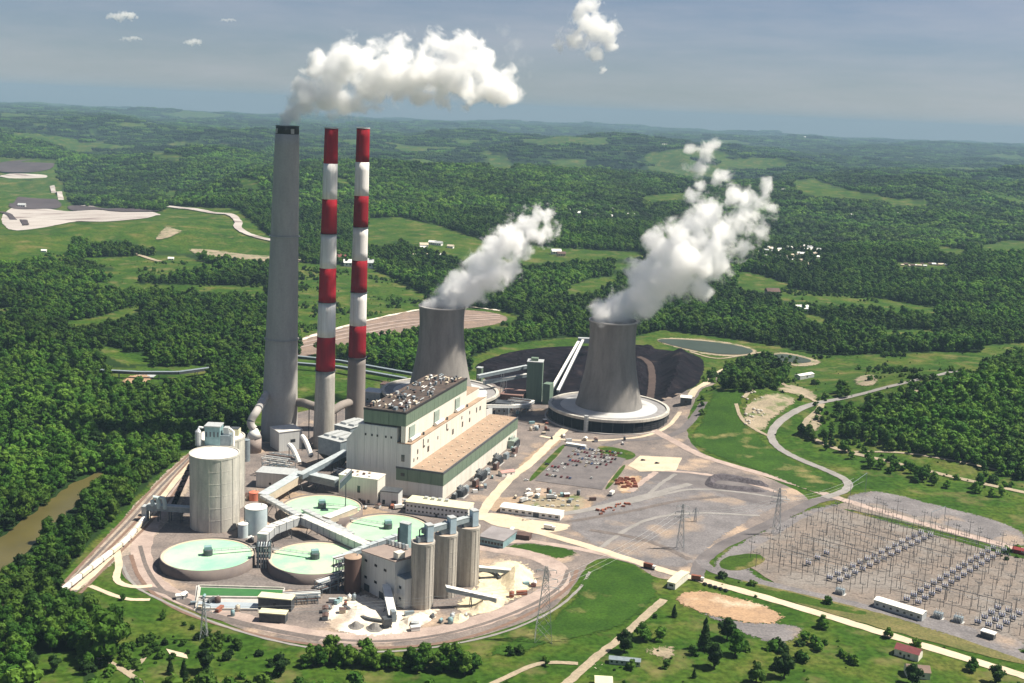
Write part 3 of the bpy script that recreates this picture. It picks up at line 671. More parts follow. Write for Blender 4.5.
# ---- cooling towers ----------------------------------------------------
def cooling_tower(cb, rpx, wall_h, top, rtop, rbase, label, extra=True):
    b = G(*cb); R = rpx * mpp(b)
    T = at(top[0], top[1], b[1]); H = T[2]; rt_, rb = rtop * mpp(T), rbase * mpp(b)
    lx = (T[0] - b[0]) / H * .6
    t = thing('cooling_tower', label, 'cooling tower', (b[0], b[1], 0))
    z0 = wall_h - 1
    prof = []
    for k in range(41):
        s = k / 40; z = z0 + (H - z0) * s
        # hyperbola with its throat at s=.82
        th = rt_ * .965; q = abs(s - .82) / .82
        r = math.sqrt(th ** 2 + (rb ** 2 - th ** 2) * q ** 2 * (1 if s < .82 else 1)) if s < .82 else th + (rt_ - th) * ((s - .82) / .18) ** 1.5
        prof.append((r, z))
        if False: prof += [(r + .04, z + .06), (r + .04, z + .45), (r, z + .5)]
    inner = [(r - 1.0, z) for r, z in prof[::-4]]
    MB().lathe(prof, b, 72, (lx, 0), cap=False).build('shell', M_TOWER, t, True)
    MB().lathe(inner, b, 72, (lx, 0), cap=False).build('shell_lining', M_CONC, t, True)
    MB().lathe([(rt_, H), (rt_ + .8, H), (rt_ + .8, H + 1.2), (rt_ - 1.0, H + 1.2), (rt_ - 1.0, H)], b, 72, (lx, 0), cap=False).build('rim', M_CONC, t)
    MB().lathe([(rb - .8, wall_h + 1.4), (R * .80, wall_h - .2)], b, 72, cap=False).build('hot_water_deck', mat('pale deck', (.5, .485, .46), (.4, .4, .395), .05, sub=((.4, .43, .45), .03, .5)), t)
    MB().lathe([(R * .8, wall_h - .2), (R * .95, wall_h - .6)], b, 72, cap=False).build('walkway', mat('deck grey', (.27, .26, .26), (.2, .195, .2), .08), t)
    MB().lathe([(R * .95, wall_h - .7), (R * .95, wall_h + .8), (R, wall_h + .8), (R, wall_h - 2)], b, 72, cap=False).build('parapet', M_CONCW, t)
    MB().lathe([(R * .93, 0), (R * .93, wall_h - 1)], b, 72, cap=False).build('fill_wall', M_BLACK, t)
    lv = MB()
    for k in range(5):
        z = 1.8 + (wall_h - 4) * k / 4.6
        lv.lathe([(R * .985, z), (R * .94, z + 1.5), (R * .935, z + 1.4), (R * .98, z - .1)], b, 72, cap=False)
    lv.build('louvre', mat('dark louvres', (.05, .05, .055), (.035, .035, .04), .2), t)
    for k in range(36):
        a = 2 * math.pi * k / 36
        MB().bar((b[0] + R * .99 * math.cos(a), b[1] + R * .99 * math.sin(a), 0), (b[0] + R * .99 * math.cos(a), b[1] + R * .99 * math.sin(a), wall_h - 1.5), .35).build('column', M_STEELD, t)
    MB().lathe([(R * 1.0, 0), (R * 1.05, 0), (R * 1.05, 1.5), (R * 1.03, 1.5), (R * 1.03, .4)], b, 72, cap=False).build('basin_kerb', M_CONC, t)
    if extra:
        a = -math.pi / 2 - .42; fr = Frame((b[0] + R * 1.03 * math.cos(a), b[1] + R * 1.03 * math.sin(a), 0), (1, 0))
        mb = MB()
        for x in (-2, 2):
            for y in (-2, 2): mb.bar(fr.p(x, y, 0), fr.p(x, y, wall_h + 4), .3)
        for z in np.arange(3, wall_h + 4, 3): mb.box(-2, 2, -2, 2, z, z + .3, fr)
        mb.box(-1.4, 1.4, -1.4, 1.4, 0, wall_h + 3, fr)
        mb.build('stair_tower', M_STEELL, t)
    return t, b, H, rt_, lx
CT2, CB2, CH2, CR2, CL2 = cooling_tower((608, 418.5), 60.5, 14.5, (613.3, 321), 24, 34, 'nearer cooling tower on its black louvred ring beside the car park')
CT1, CB1, CH1, CR1, CL1 = cooling_tower((440, 403), 58.5, 14.5, (441.5, 306.5), 23, 32.5, 'farther cooling tower rising behind the boiler house roof', False)

# ---- powerhouse --------------------------------------------------------
_O = G(442.5, 501); _zr = hgt(_O, 473.4); _B = G(518.1, 417.4, _zr)
PF = Frame((_O[0], _O[1], 0), (_B - _O)); LEN = PF.L                 # x runs back along the hall, y to its left
pw = thing('powerhouse', 'main powerhouse with sage green bands, orange turbine hall roof and dark boiler house roof', 'power station', (_O[0], _O[1], 0))
ZT, ZB, ZL, ZU = _zr, 46.0, 59.0, 73.0
YB0, YB1, YT1 = 30.4, 43.3, 43.6
MB().box(.8, LEN - .5, .6, YT1 - .6, 0, 13, PF).build('lower_wall', M_WHITEC, pw)
def panels(name, x0, x1, y0, y1, z0, z1, n, axis, m):
    for i in range(n):
        g = .12
        if axis == 'x': a = x0 + (x1 - x0) * i / n; MB().box(a + g, x0 + (x1 - x0) * (i + 1) / n - g, y0, y1, z0, z1, PF).build(name, m, pw)
        else: a = y0 + (y1 - y0) * i / n; MB().box(x0, x1, a + g, y0 + (y1 - y0) * (i + 1) / n - g, z0, z1, PF).build(name, m, pw)
MB().box(.3, LEN, .3, YT1, 13, ZT - .5, PF).build('green_band', M_GREENP, pw)
panels('cladding_panel', .3, LEN, 0, .28, 13.05, ZT - 1.2, 18, 'x', M_GREENP)
panels('cladding_panel', 0, .28, .3, YT1, 13.05, ZT - 1.2, 4, 'y', M_GREENP)
panels('base_panel', .8, LEN - .5, .35, .58, 0, 12.8, 18, 'x', M_WHITEC)
panels('base_panel', .55, .78, .6, YT1, 0, 12.8, 4, 'y', M_GREYC)
MB().box(-.2, LEN + .2, -.2, 1.0, ZT - 1.1, ZT + .5, PF).box(-.2, 1.0, 1.0, YT1 + .2, ZT - 1.1, ZT + .5, PF).build('parapet', M_STEELD, pw)
TR_ = MB().box(1.0, LEN, 1.0, YB0 + 1, ZT - .5, ZT, PF).build('turbine_roof', M_ROOF, pw)
for i in range(14):
    for j in range(3):
        MB().lathe([(.6, 0), (.6, .7), (.85, .7), (.2, 1.1)], PF.p(10 + i * 14.3 + 3 * (j % 2), 6 + j * 8.5, ZT), 8).build('roof_vent', M_BEIGE, TR_)
# bunker bay
BW_ = MB().box(.4, LEN * .93, YB0, YB1, ZT, ZB - .4, PF).build('bunker_wall', M_WHITEC, pw)
panels('bay_panel', .4, LEN * .93, YB0 - .25, YB0 - .02, ZT + .1, ZB - 1, 14, 'x', M_WHITEC)
MB().box(.2, LEN * .93, YB0 - .3, YB1, ZB - .4, ZB + .3, PF).build('bunker_roof', M_ROOF, pw)
MB().lathe([(9, 0), (9, 22)], PF.p(LEN * .93, YB0 + 8.6, ZT), 28).build('stair_drum', M_WHITEC, pw)
MB().box(.1, .4, YB0, YB1, ZT + .4, ZB - .6, PF).build('end_wall', M_GREYC, pw)
def win(x, y, z, wdt, h, face):
    if face == 'x': MB().box(x, x + wdt, y - .25, y, z, z + h, PF).build('window', M_GLASS, BW_)
    else: MB().box(x - .25, x, y, y + wdt, z, z + h, PF).build('window', M_GLASS, BW_)
rr = random.Random(4)
for x, z, ww, h in ((6, 29, 1.6, 3), (14, 34, 2.2, 4), (14, 29, 2, 2), (27, 36, 1.6, 8), (28.5, 36, 3, 1.6), (38, 38, 2, 3), (38, 29.5, 4, 5), (62, 35, 1.6, 3), (84, 38, 1.6, 6), (86, 37, 3.2, 1.6), (100, 30, 3.5, 5), (124, 39, 2, 3), (126, 31, 3, 5), (146, 39, 2, 3), (146, 31, 3, 4), (166, 36, 2, 5), (176, 36, 3, 4)):
    win(x, YB0 - .26, z, ww, h, 'x')
win(.1, 36, 30, 3, 6, 'y'); win(0, 35.5, 17, 3.6, 2.8, 'y')
# boiler house
YL = 80.0
MB().box(.4, 152, YB1, YL, 0, ZL, PF).build('boiler_wall', M_GREYC, pw)
panels('boiler_panel', .12, .38, YB1, YL, 20, ZL - .3, 6, 'y', M_GREYC)
MB().box(1.2, 151, 36.6, 75, ZL, ZL + 1.8, PF).build('shadow_gap', M_BLACK, pw)  # shade of the recess, put in as a black strip
MB().box(.6, 152, 36, 75.2, ZL + 1.8, ZU - .5, PF).build('green_band', M_GREENP, pw)
panels('cladding_panel', .6, 152, 35.7, 35.98, ZL + 2, ZU - 1.4, 16, 'x', M_GREENP)
MB().box(.8, 152, 35.8, 40, ZB + .3, ZL + 1.8, PF).build('upper_wall', M_WHITEC, pw)
panels('cladding_panel', .3, .58, 36, 75.2, ZL + 1.9, ZU - 1.4, 5, 'y', M_GREENP)
MB().box(.2, 152.3, 35.5, 36.6, ZU - 1.3, ZU + .4, PF).box(.2, 1.2, 36.6, 75.4, ZU - 1.3, ZU + .4, PF).build('parapet', M_BLACK, pw)
BR_ = MB().box(1.2, 152, 36.6, 75.2, ZU - .5, ZU, PF).build('boiler_roof', M_ROOFD, pw)
for y in (48, 53, 61, 66, 72): win(.1, y, 49, 1.5, 2, 'y')
# sloping wing on the left and its ducts
mb = MB(); A = [PF.p(x, y, z) for x in (3, 120) for y, z in ((80.1, 0), (80.1, 57), (92, 43), (92, 0))]
mb.add(A, [(0, 1, 2, 3), (7, 6, 5, 4), (1, 5, 6, 2), (2, 6, 7, 3), (0, 4, 5, 1), (0, 3, 7, 4)]).build('side_wing', M_GREYC, pw)
for i in range(120):     # clutter on the boiler roof
    x, y = rr.uniform(4, 146), rr.uniform(38, 73); s = rr.uniform(.7, 2.3); h = rr.uniform(.7, 3.2)
    k = rr.random(); m = (M_WHITE, M_STEELL, M_STEEL, M_STEELD, M_BEIGE, M_BROWN, M_STEELD)[int(k * 7)]
    if i % 3 == 0: MB().lathe([(s * .6, 0), (s * .6, h), (s * .9, h), (s * .5, h + .8)], PF.p(x, y, ZU), 8).build('roof_vent', m, BR_)
    elif i % 3 == 1: MB().box(x - s, x + s, y - s * .6, y + s * .6, ZU, ZU + h, PF).build('roof_unit', m, BR_)
    else: MB().tube([PF.p(x, y, ZU + 1), PF.p(x + s * 4, y, ZU + 1), PF.p(x + s * 4, y + s, ZU + .2)], .45, 6).build('roof_pipe', m, BR_)
for x, h in ((30, 9), (88, 10), (142, 9)):     # penthouses on the bunker roof
    MB().box(x - 10, x + 4, YB0 + 5.5, YB0 + 11.8, ZB + .3, ZB + 8, PF).build('penthouse', M_WHITEC, pw)
    MB().box(x - 13, x - 5, 36.2, 44, ZB + 9, ZU - 4, PF).build('duct_box', M_WHITEC, pw)
    MB().box(x - 22, x - 10.3, YB0 + 4.4, YB0 + 11, ZB + .3, ZB + 13, PF).build('filter_house', mat('grey green steel', (.3, .36, .31), (.25, .3, .26), .3), pw)
    MB().tube([PF.p(x - 24, YB0 + 3, ZB + 2), PF.p(x - 4, YB0 + 3, ZB + 2)], 1.6, 10).build('roof_duct', M_WHITE, pw)
    MB().box(x + 2, x + 3.4, YB0 + 1, YB0 + 2.4, ZB + .3, ZB + 3, PF).build('roof_hatch', M_STEELD, pw)
# end annexes of the hall
MB().box(152.2, 190, 36, 70, 0, 55, PF).build('rear_block', M_WHITEC, pw)
MB().box(152.2, 190, 36, 70, 55, 55.6, PF).build('rear_roof', M_ROOF, pw)
MB().box(LEN * .93 + 4, LEN + 8, YB0, YT1, 0, 31, PF).build('rear_annex', M_GREYC, pw)

# ---- plain buildings by their front base corners on the photograph -------
def building(name, label, cat, pl, pr, depth, h, wall, roof, wins=(), rise=0, group=None, over=.4, roof_m=None, doors=(), skew=0):
    hb_ = float(hit(*pl)[2]) if G(*pl)[0] > 150 and pl[1] < 420 else 0.0
    f = fpx(pl, pr, hb_); f.o[2] = hb_; t = thing(name, label, cat, f.p(0, 0, 0), group); w_ = f.w
    W_ = MB().box(0, w_, 0, depth, 0, h, f).build('wall', wall, t)
    if rise:
        P = [f.p(x, y, z) for x in (-over, w_ + over) for y, z in ((-over, h + .02), (depth / 2, h + rise), (depth + over, h + .02), (depth / 2, h + rise - .35))]
        MB().add(P, [(0, 4, 5, 1), (1, 5, 6, 2), (3, 7, 4, 0), (2, 6, 7, 3), (0, 1, 2, 3), (7, 6, 5, 4)]).build('roof', roof, t)
        MB().add([f.p(x, y, z) for x in (.05, w_ - .05) for y, z in ((.1, h), (depth / 2, h + rise - .4), (depth - .1, h))], [(0, 1, 2), (5, 4, 3)]).build('gable', wall, t)
    else:
        MB().box(-over, w_ + over, -over, depth + over, h + .01, h + .7, f).build('roof', roof, t)
    for (s, z, ww, hh) in wins: MB().box(s * w_ - ww / 2, s * w_ + ww / 2, -.12, .02, z, z + hh, f).build('window', M_GLASS, W_)
    for (s, ww, hh) in doors: MB().box(s * w_ - ww / 2, s * w_ + ww / 2, -.15, .02, 0, hh, f).build('door', M_STEELD, W_)
    return t, f
# service building by the boiler house
wb, f = building('service_building', 'white flat-roofed service block left of the powerhouse end wall', 'building', (338.5, 500), (377, 505.5), 17, 22, M_WHITEC, M_WHITEC,
         [(.52, 9, 2.6, 6), (.78, 1, 2.2, 3), (.55, 1, 2, 3)], doors=((.3, 3, 4),))
for k in range(7): MB().box(4 + k * 3.6, 6 + k * 3.6, 3 + (k % 3) * 4, 5 + (k % 3) * 4, 22.7, 24.2, f).build('roof_unit', (M_WHITE, M_BROWN, M_BEIGE)[k % 3], wb)
building('service_annex', 'low shaded annex between the service block and the turbine hall', 'building', (380, 505), (398, 507), 12, 12, M_GREYC, M_STEELD, [(.2, 1, 2.4, 4)], doors=((.75, 4, 5),))
ob, f = building('office_building', 'long office block with pale yellow roof and window rows before the turbine hall', 'office building', (405.5, 513), (467.5, 521), 17, 9.5, M_GREYC, M_YELLOWR,
         [((i + .5) / 16, 6, 1.5, 1.5) for i in range(16)] + [((i + .5) / 16, 2, 1.5, 1.5) for i in range(16)], doors=((.5, 2, 2.6),))
for k in range(4): MB().box(12 + k * 6, 15 + k * 6, 11, 14, 10.2, 12, f).build('roof_unit', M_STEELL, ob)
# transformers along the hall
for k, (px, py, s) in enumerate(((461, 496, 1.0), (480, 480, 1.1), (497, 464, 1.1), (513, 447, 1.25))):
    p = G(px, py); f = Frame((p[0], p[1], 0), PF.x)
    t = thing('transformer', ('dark transformer by the near corner of the turbine hall', 'dark transformer second from the near end of the turbine hall', 'dark transformer third along the turbine hall wall', 'tall green grey transformer at the far end of the turbine hall')[k], 'transformer', p, 'transformers along the turbine hall')
    m = M_STEELD if k < 3 else mat('grey green steel', (.3, .36, .31))
    MB().box(-6 * s, 6 * s, -2.5 * s, 2.5 * s, .6, 6.5 * s, f).build('tank', m, t)
    for j in range(8): MB().box(-5.4 * s + j * 1.4 * s, -4.8 * s + j * 1.4 * s, -4.2 * s, -2.6 * s, 1, 5.5 * s, f).build('radiator_fin', M_STEELD, t)
    for j in range(3): MB().lathe([(.5, 0), (.35, 1.2), (.5, 1.4), (.3, 2.8)], f.p((-3.5 + j * 3.5) * s, 0, 6.5 * s), 8).build('bushing', M_STEELL, t)
    MB().tube([f.p(-4 * s, 2 * s, 8 * s), f.p(4 * s, 2 * s, 8 * s)], 1.0, 8).build('conservator', m, t)
    MB().box(-7 * s, 7 * s, -5, 4, .05, .6, f).build('plinth', M_CONC, t)
for k in range(10):
    p = PF.p(12 + k * 19, -7 - (k % 3) * 2.5, 0); t = thing('cooler_bank', '%s dark cooler bank from the near end along the turbine hall wall' % ('first second third fourth fifth sixth seventh eighth ninth tenth'.split()[k]), 'cooler', p, 'cooler banks along the turbine hall'); f = Frame((p[0], p[1], 0), PF.x)
    MB().box(-4, 4, -2, 2, .1, 4.2 + (k % 3), f).build('casing', (M_STEELD, M_STEEL, M_BROWN)[k % 3], t)
    for j in range(3): MB().lathe([(.9, 0), (.9, .8), (.7, .8)], f.p(-2.6 + j * 2.6, 0, 4.2 + (k % 3)), 10).build('fan', M_STEELL, t)
    MB().tube([f.p(-5, 2.6, 1.5), f.p(5, 2.6, 1.5)], .4, 6).build('pipe', M_STEELL, t)
t, f = building('site_office', 'white and red site trailer on the road past the transformers', 'trailer', (502, 477), (515, 475), 7, 3.6, M_WHITE, mat('pink red roof', (.55, .3, .27)), [(.3, 1.2, 1.4, 1.2), (.7, 1.2, 1.4, 1.2)], rise=1.4)
building('warehouse', 'long low white warehouse at the edge of the storage yard', 'warehouse', (500, 512.5), (560, 521), 13, 5, M_WHITE, M_WHITE, [((i + .5) / 9, 2, 2.6, 1.6) for i in range(9)], rise=1.2, doors=((.6, 5, 4),))
building('canopy_shed', 'narrow white roofed shed at the head of the car park', 'shed', (566, 446), (585, 449), 5, 3, M_STEELL, M_WHITE, rise=.8)
building('workshop', 'grey workshop with teal front south of the concrete apron', 'workshop', (478, 544), (503, 549), 26, 6, M_TEAL, mat('grey felt roof', (.27, .25, .255)), [((i + .5) / 8, 2, 2, 2) for i in range(8)])
building('yard_wall', 'white end wall beside the workshop', 'wall', (503.6, 547), (514, 534), 2, 5, M_WHITE, M_WHITE)
building('brown_shed', 'small brown shed beside the concrete apron', 'shed', (515, 539), (529, 541), 8, 4, M_BROWN, M_BROWN, rise=1)
building('gatehouse', 'pale yellow gatehouse at the foot of the entrance road', 'gatehouse', (667, 588), (675, 590), 26, 5, M_WHITEC, M_YELLOWR, [(.5, 2, 3, 1.6)], rise=1)
building('control_house', 'long white control building along the near side of the substation', 'building', (873.5, 607), (921.5, 622), 8, 5.5, M_STEELL, M_WHITE, [((i + .5) / 7, 2, 1.6, 1.4) for i in range(7)], rise=1.2)
building('relay_shed', 'small white relay hut at the right end of the substation', 'hut', (980, 637), (993, 641), 5, 4, M_STEELD, M_WHITE)
building('farmhouse', 'red roofed house beside the entrance road below the substation', 'house', (894, 655), (918, 662), 9, 4.5, M_WHITEC, mat('maroon shingle roof', (.2, .055, .06), (.15, .045, .05), .5), [(.25, 1.5, 1.4, 1.6), (.6, 1.5, 1.4, 1.6)], rise=2.6, doors=((.42, 1.2, 2.2),))
building('farmhouse', 'grey roofed house half hidden by a dark tree in the lower right meadow', 'house', (907, 678), (930, 680), 10, 4.5, M_WHITEC, mat('brown grey shingles', (.24, .17, .14)), [(.3, 1.5, 1.4, 1.6), (.7, 1.5, 1.4, 1.6)], rise=2.6)
building('mobile_home', 'long grey mobile home beside the foreground trees', 'mobile home', (609, 664), (640, 667), 5, 3.2, M_STEELL, M_STEEL, [((i + .5) / 6, 1.2, 1.4, 1.2) for i in range(6)], rise=.7)
building('hay_barn', 'pale yellow roofed barn cut by the bottom edge of the photograph', 'barn', (595, 689), (612, 690), 9, 4, M_WHITEC, M_YELLOWR, rise=1.5)
building('red_shed', 'dark red shed at the right edge beyond the substation', 'shed', (1012, 553), (1026, 556), 6, 3.5, mat('barn red', (.25, .04, .04)), mat('barn red', (.25, .04, .04)), rise=1.5)
building('hill_warehouse', 'white shed on the hill road near the ponds', 'shed', (800, 380), (814, 377.5), 9, 5, M_STEELL, M_WHITE, [(.5, 2, 3, 1.5)], rise=1.5)
building('pump_house', 'larger pale yellow roofed pump house beside the green settling basin', 'pump house', (258, 609), (291, 612), 8, 8, M_STEELD, M_YELLOWR, [(.5, 3, 2, 2)])
building('pump_house', 'lower yellow roofed pump house in front of the larger one', 'pump house', (259, 622), (285, 624), 6.5, 6, M_STEELD, M_YELLOWR, doors=((.3, 3, 3.5),))
building('gas_shed', 'white gabled plant beside the coal yard on the lawn edge', 'plant building', (680, 406), (691, 407), 10, 10, M_STEELD, M_WHITE, [(.5, 4, 3, 3)], rise=2)
building('fan_house', 'grey house with sunlit white roof at the foot of the grey stack', 'building', (279, 452), (302, 449), 22, 19, M_GREYC, M_WHITE, [(.6, 8, 5, 3)])
building('filter_building', 'low grey building with striped roof left of the pipe galleries', 'building', (256, 487), (291, 490), 18, 13, M_GREYC, M_STEELL, [(.4, 3, 2, 2), (.6, 3, 2, 2)])

# ---- precipitators, ducts between the stacks and the boiler house ---------
def precipitator(pl, pr, depth, h, label):
    f = fpx(pl, pr); t = thing('precipitator', label, 'precipitator', f.p(0, 0, 0), 'precipitators between stacks and boilers'); W = f.w
    MB().box(0, W, 0, depth, h * .45, h, f).build('casing', M_STEEL, t)
    n = max(2, int(W / 9))
    for i in range(n):
        for j in range(2):
            x0, x1 = W * i / n, W * (i + 1) / n; y0, y1 = depth * j / 2, depth * (j + 1) / 2; xm, ym = (x0 + x1) / 2, (y0 + y1) / 2
            P = [f.p(*q) for q in ((x0, y0, h * .45), (x1, y0, h * .45), (x1, y1, h * .45), (x0, y1, h * .45), (xm - .6, ym - .6, h * .15), (xm + .6, ym - .6, h * .15), (xm + .6, ym + .6, h * .15), (xm - .6, ym + .6, h * .15))]
            MB().add(P, [(0, 1, 2, 3), (7, 6, 5, 4), (0, 4, 5, 1), (1, 5, 6, 2), (2, 6, 7, 3), (3, 7, 4, 0)]).build('hopper', M_STEELD, t)
        MB().box(W * i / n + 1.5, W * (i + 1) / n - 1.5, depth * .2, depth * .8, h + .01, h + 2.2, f).build('rectifier', M_STEELL, t)
    for x in np.linspace(0, W, n + 1):
        for y in (0, depth): MB().bar(f.p(x, y, 0), f.p(x, y, h * .45), .5).build('leg', M_STEELD, t)
    MB().box(-.6, W + .6, -.6, depth + .6, h, h + .3, f).build('roof_deck', M_STEELL, t)
precipitator((318, 466), (340, 472), 30, 28, 'blue grey precipitator between the middle stack and the boiler house wall')
precipitator((334, 452), (350, 456), 34, 27, 'blue grey precipitator beneath the right stack')
def pipe_frame(pl, pr, depth, h, label, lv=3):
    f = fpx(pl, pr); t = thing('pipe_rack', label, 'pipe rack', f.p(0, 0, 0), 'open steel pipe racks'); n = max(2, int(f.w / 6))
    for i in range(n + 1):
        for y in (0, depth / 2, depth): MB().bar(f.p(f.w * i / n, y, 0), f.p(f.w * i / n, y, h), .35).build('post', M_STEEL, t)
    for k in range(1, lv + 1):
        z = h * k / lv; mb = MB()
        for y in (0, depth / 2, depth): mb.bar(f.p(0, y, z), f.p(f.w, y, z), .3)
        for i in range(n + 1): mb.bar(f.p(f.w * i / n, 0, z), f.p(f.w * i / n, depth, z), .3)
        mb.build('beam', M_STEELL if k == lv else M_STEEL, t)
        for j in range(4): MB().tube([f.p(-2, depth * (.12 + .22 * j), z + .6), f.p(f.w + 2, depth * (.12 + .22 * j), z + .6)], .4 + .12 * (j % 3), 6).build('pipe', (M_STEELL, M_BROWN, M_STEEL, M_WHITE)[(j + k) % 4], t)
pipe_frame((262, 476), (284, 479), 22, 16, 'bluish pipe frame left of the white curved ducts')
pipe_frame((346, 452), (360, 454), 40, 22, 'bluish pipe frame beside the right stack')
pipe_frame((333, 486), (340, 488), 20, 14, 'small pipe frame behind the service block')
pipe_frame((286, 606), (318, 604), 10, 6, 'low pipe frame beside the green settling basin', 2)
pipe_frame((322, 596), (346, 588), 8, 9, 'pipe frame running up to the dark brown tank', 2)
pipe_frame((338, 590), (345, 588), 6, 22, 'tall teal pipe frame left of the dark brown tank', 4)
pipe_frame((404, 508), (420, 510), 6, 6, 'pipe frame at the near end of the office block', 2)
pipe_frame((508, 412), (526, 414), 20, 12, 'pipe frame below the white bent gallery')
# pale curved ducts and their dark frame
for k, (a, b_) in enumerate((((289, 466), (299, 471)), ((302, 457), (311, 464)))):
    A, B = G(*a), G(*b_); A = A + [0, 0, 6]; B = B + [0, 0, 6]; t = thing('curved_duct', ('left', 'right')[k] + ' of the two white curved ducts before the middle stack', 'duct', A)
    pts = [A + (B - A) * s + np.array([0, 0, 14 * math.cos(s * 1.45)]) for s in np.linspace(0, 1, 8)]
    MB().tube(pts, 2.4, 10).build('duct', M_WHITE, t)
    MB().bar(A, A + np.array([0, 0, 14]), .5).bar(B, B + np.array([0, 0, 2]), .5).build('support', M_STEELD, t)
# duct from the grey stack down to the scrubber vessel
v = G(254, 452); hv = hgt(v, 428)
t = thing('scrubber_vessel', 'brown banded vessel with a white conical top and a pipe up to the grey stack', 'vessel', v)
r = 7.0
MB().lathe([(r, 0), (r, hv - 9)], v, 24).build('shell', mat('banded tan steel', (.34, .28, .25), (.26, .215, .2), .2), t, True)
MB().lathe([(r + .3, hv - 9), (3.6, hv - 1)], v, 24).build('cone', M_WHITE, t, True)
E1 = np.array([v[0], v[1], hv - 1]); E2 = at(251, 415, v[1]); E3 = at(253, 408, v[1] + 4); E4 = at(267, 393.5, B1[1] - RAD1(70) * .6)
MB().tube(smooth_open([E1, at(250.5, 425, v[1]), at(251, 419.5, v[1] + 1), at(257, 411, v[1] + 3), E4], 3), 3.7, 16).build('duct', mat('pale duct steel', (.5, .47, .44), (.38, .36, .35), .15), t, True)
for s in (.45, .8):
    q0 = at(257, 411, v[1] + 3); E2 = q0; q = E2 + (E4 - E2) * (s - .3)
    MB().tube([q - (E4 - E2) * .012, q + (E4 - E2) * .012], 4.1, 14).build('flange', M_STEELL, t)
# breeching ducts from stack to stack
for k, (S0, S1_, z) in enumerate(((B1, B2, 36), (B2, B3, 30))):
    t = thing('breeching_duct', ('grey breeching duct between the grey stack and the middle stack', 'grey breeching duct between the two banded stacks')[k], 'duct', (S0 + S1_) / 2)
    A = S0 + np.array([0, 6, z]); B = S1_ + np.array([0, 6, z])
    MB().tube([A, A * .5 + B * .5 + np.array([0, 3, 2]), B], 4.2, 12).build('duct', mat('dark stack concrete', (.25, .22, .2)), t, True)
    for s in (.35, .65):
        q = A + (B - A) * s; MB().bar((q[0], q[1], 0), q - np.array([0, 0, 2]), .6).build('leg', M_STEELD, t)

# ---- silos ---------------------------------------------------------------
def silo(name, label, c, r, h, m, ribs, group=None, top=None, cat='silo'):
    t = thing(name, label, cat, c, group)
    MB().lathe([(r, 0), (r, h)], c, 64, cap=False).build('shell', m, t, True)
    for i in range(ribs):
        a = 2 * math.pi * i / ribs
        f = Frame((c[0] + r * math.cos(a), c[1] + r * math.sin(a), 0), (-math.sin(a), math.cos(a)))
        MB().box(-.45, .45, -.28, .3, .5, h - .6, f).build('rib', m, t)
    n = int(h / 9)
    for i in range(1, n): 
        z = h * i / n; MB().lathe([(r, z), (r + .1, z + .05), (r + .1, z + .35), (r, z + .4)], c, 64, cap=False).build('joint', m, t)
    MB().lathe([(.01, h + .8), (r - 1, h + .4), (r - 1, h - .2)], c, 48, cap=False).build('roof', top or M_WHITE, t)
    MB().lathe([(r - .9, h - .5), (r - .9, h + 1), (r + .3, h + 1), (r + .3, h - .5)], c, 64, cap=False).build('rim', M_CONCW if top is None else m, t)
    return t
c1 = G(215, 525); hs = hgt(c1, 453.5); RS = 24.3 * mpp(c1)
silo('coal_silo', 'huge pale concrete silo nearest the train loop, front of the pair', c1, RS, hs, M_CONCW, 12, 'pair of big concrete silos')
c2 = G(221, 436.5, hs); c2[2] = 0
silo('coal_silo', 'huge pale concrete silo standing behind its twin', c2, RS, hs, M_CONCW, 12, 'pair of big concrete silos')
q = (c1 + c2) / 2; q[2] = hs
t = thing('headhouse', 'blue grey headhouse of boxes and pipes on top of the two big silos', 'headhouse', q)
f = Frame((q[0], q[1], 0), (1, 0))
MB().box(-9, 3, -6, 6, hs + 1, hs + 16, f).build('tower', M_TEAL, t); MB().box(-9.4, 3.4, -6.4, 6.4, hs + 16, hs + 16.8, f).build('tower_roof', M_STEELL, t)
MB().box(3.1, 11, -5, 6, hs + 1, hs + 9, f).build('side_room', M_STEEL, t); MB().box(5, 9, -3, 3, hs + 9, hs + 15, f).build('top_room', M_STEELL, t)
MB().lathe([(2.6, 0), (2.6, 11), (.4, 13.5)], f.p(-14, -6, hs + 1), 12).build('cyclone', M_STEELL, t)
for k in range(4): MB().box(-8 + k * 3, -7 + k * 3, -6.2, -6.02, hs + 8, hs + 12, f).build('louvre', M_STEELD, t)
MB().tube([f.p(-14, -6, hs + 13), f.p(-14, -4, hs + 15), f.p(-9, 0, hs + 13)], 1, 8).build('pipe', M_STEELL, t)
MB().tube([f.p(9, 0, hs + 14), f.p(13, -2, hs + 12), f.p(14, -6, hs + 1)], 1, 8).build('pipe', M_WHITE, t)
q = c2.copy(); q[2] = hs + .8
t = thing('roof_fan_house', 'dark roofed fan house on the rear big silo', 'roof plant', q); f = Frame((q[0], q[1], 0), (1, 0))
MB().box(6, 14, 2, 10, hs + .8, hs + 5.5, f).build('wall', M_YELLOWR, t); MB().box(6.5, 13.5, 2.5, 9.5, hs + 5.5, hs + 6.2, f).build('roof', M_STEELD, t)
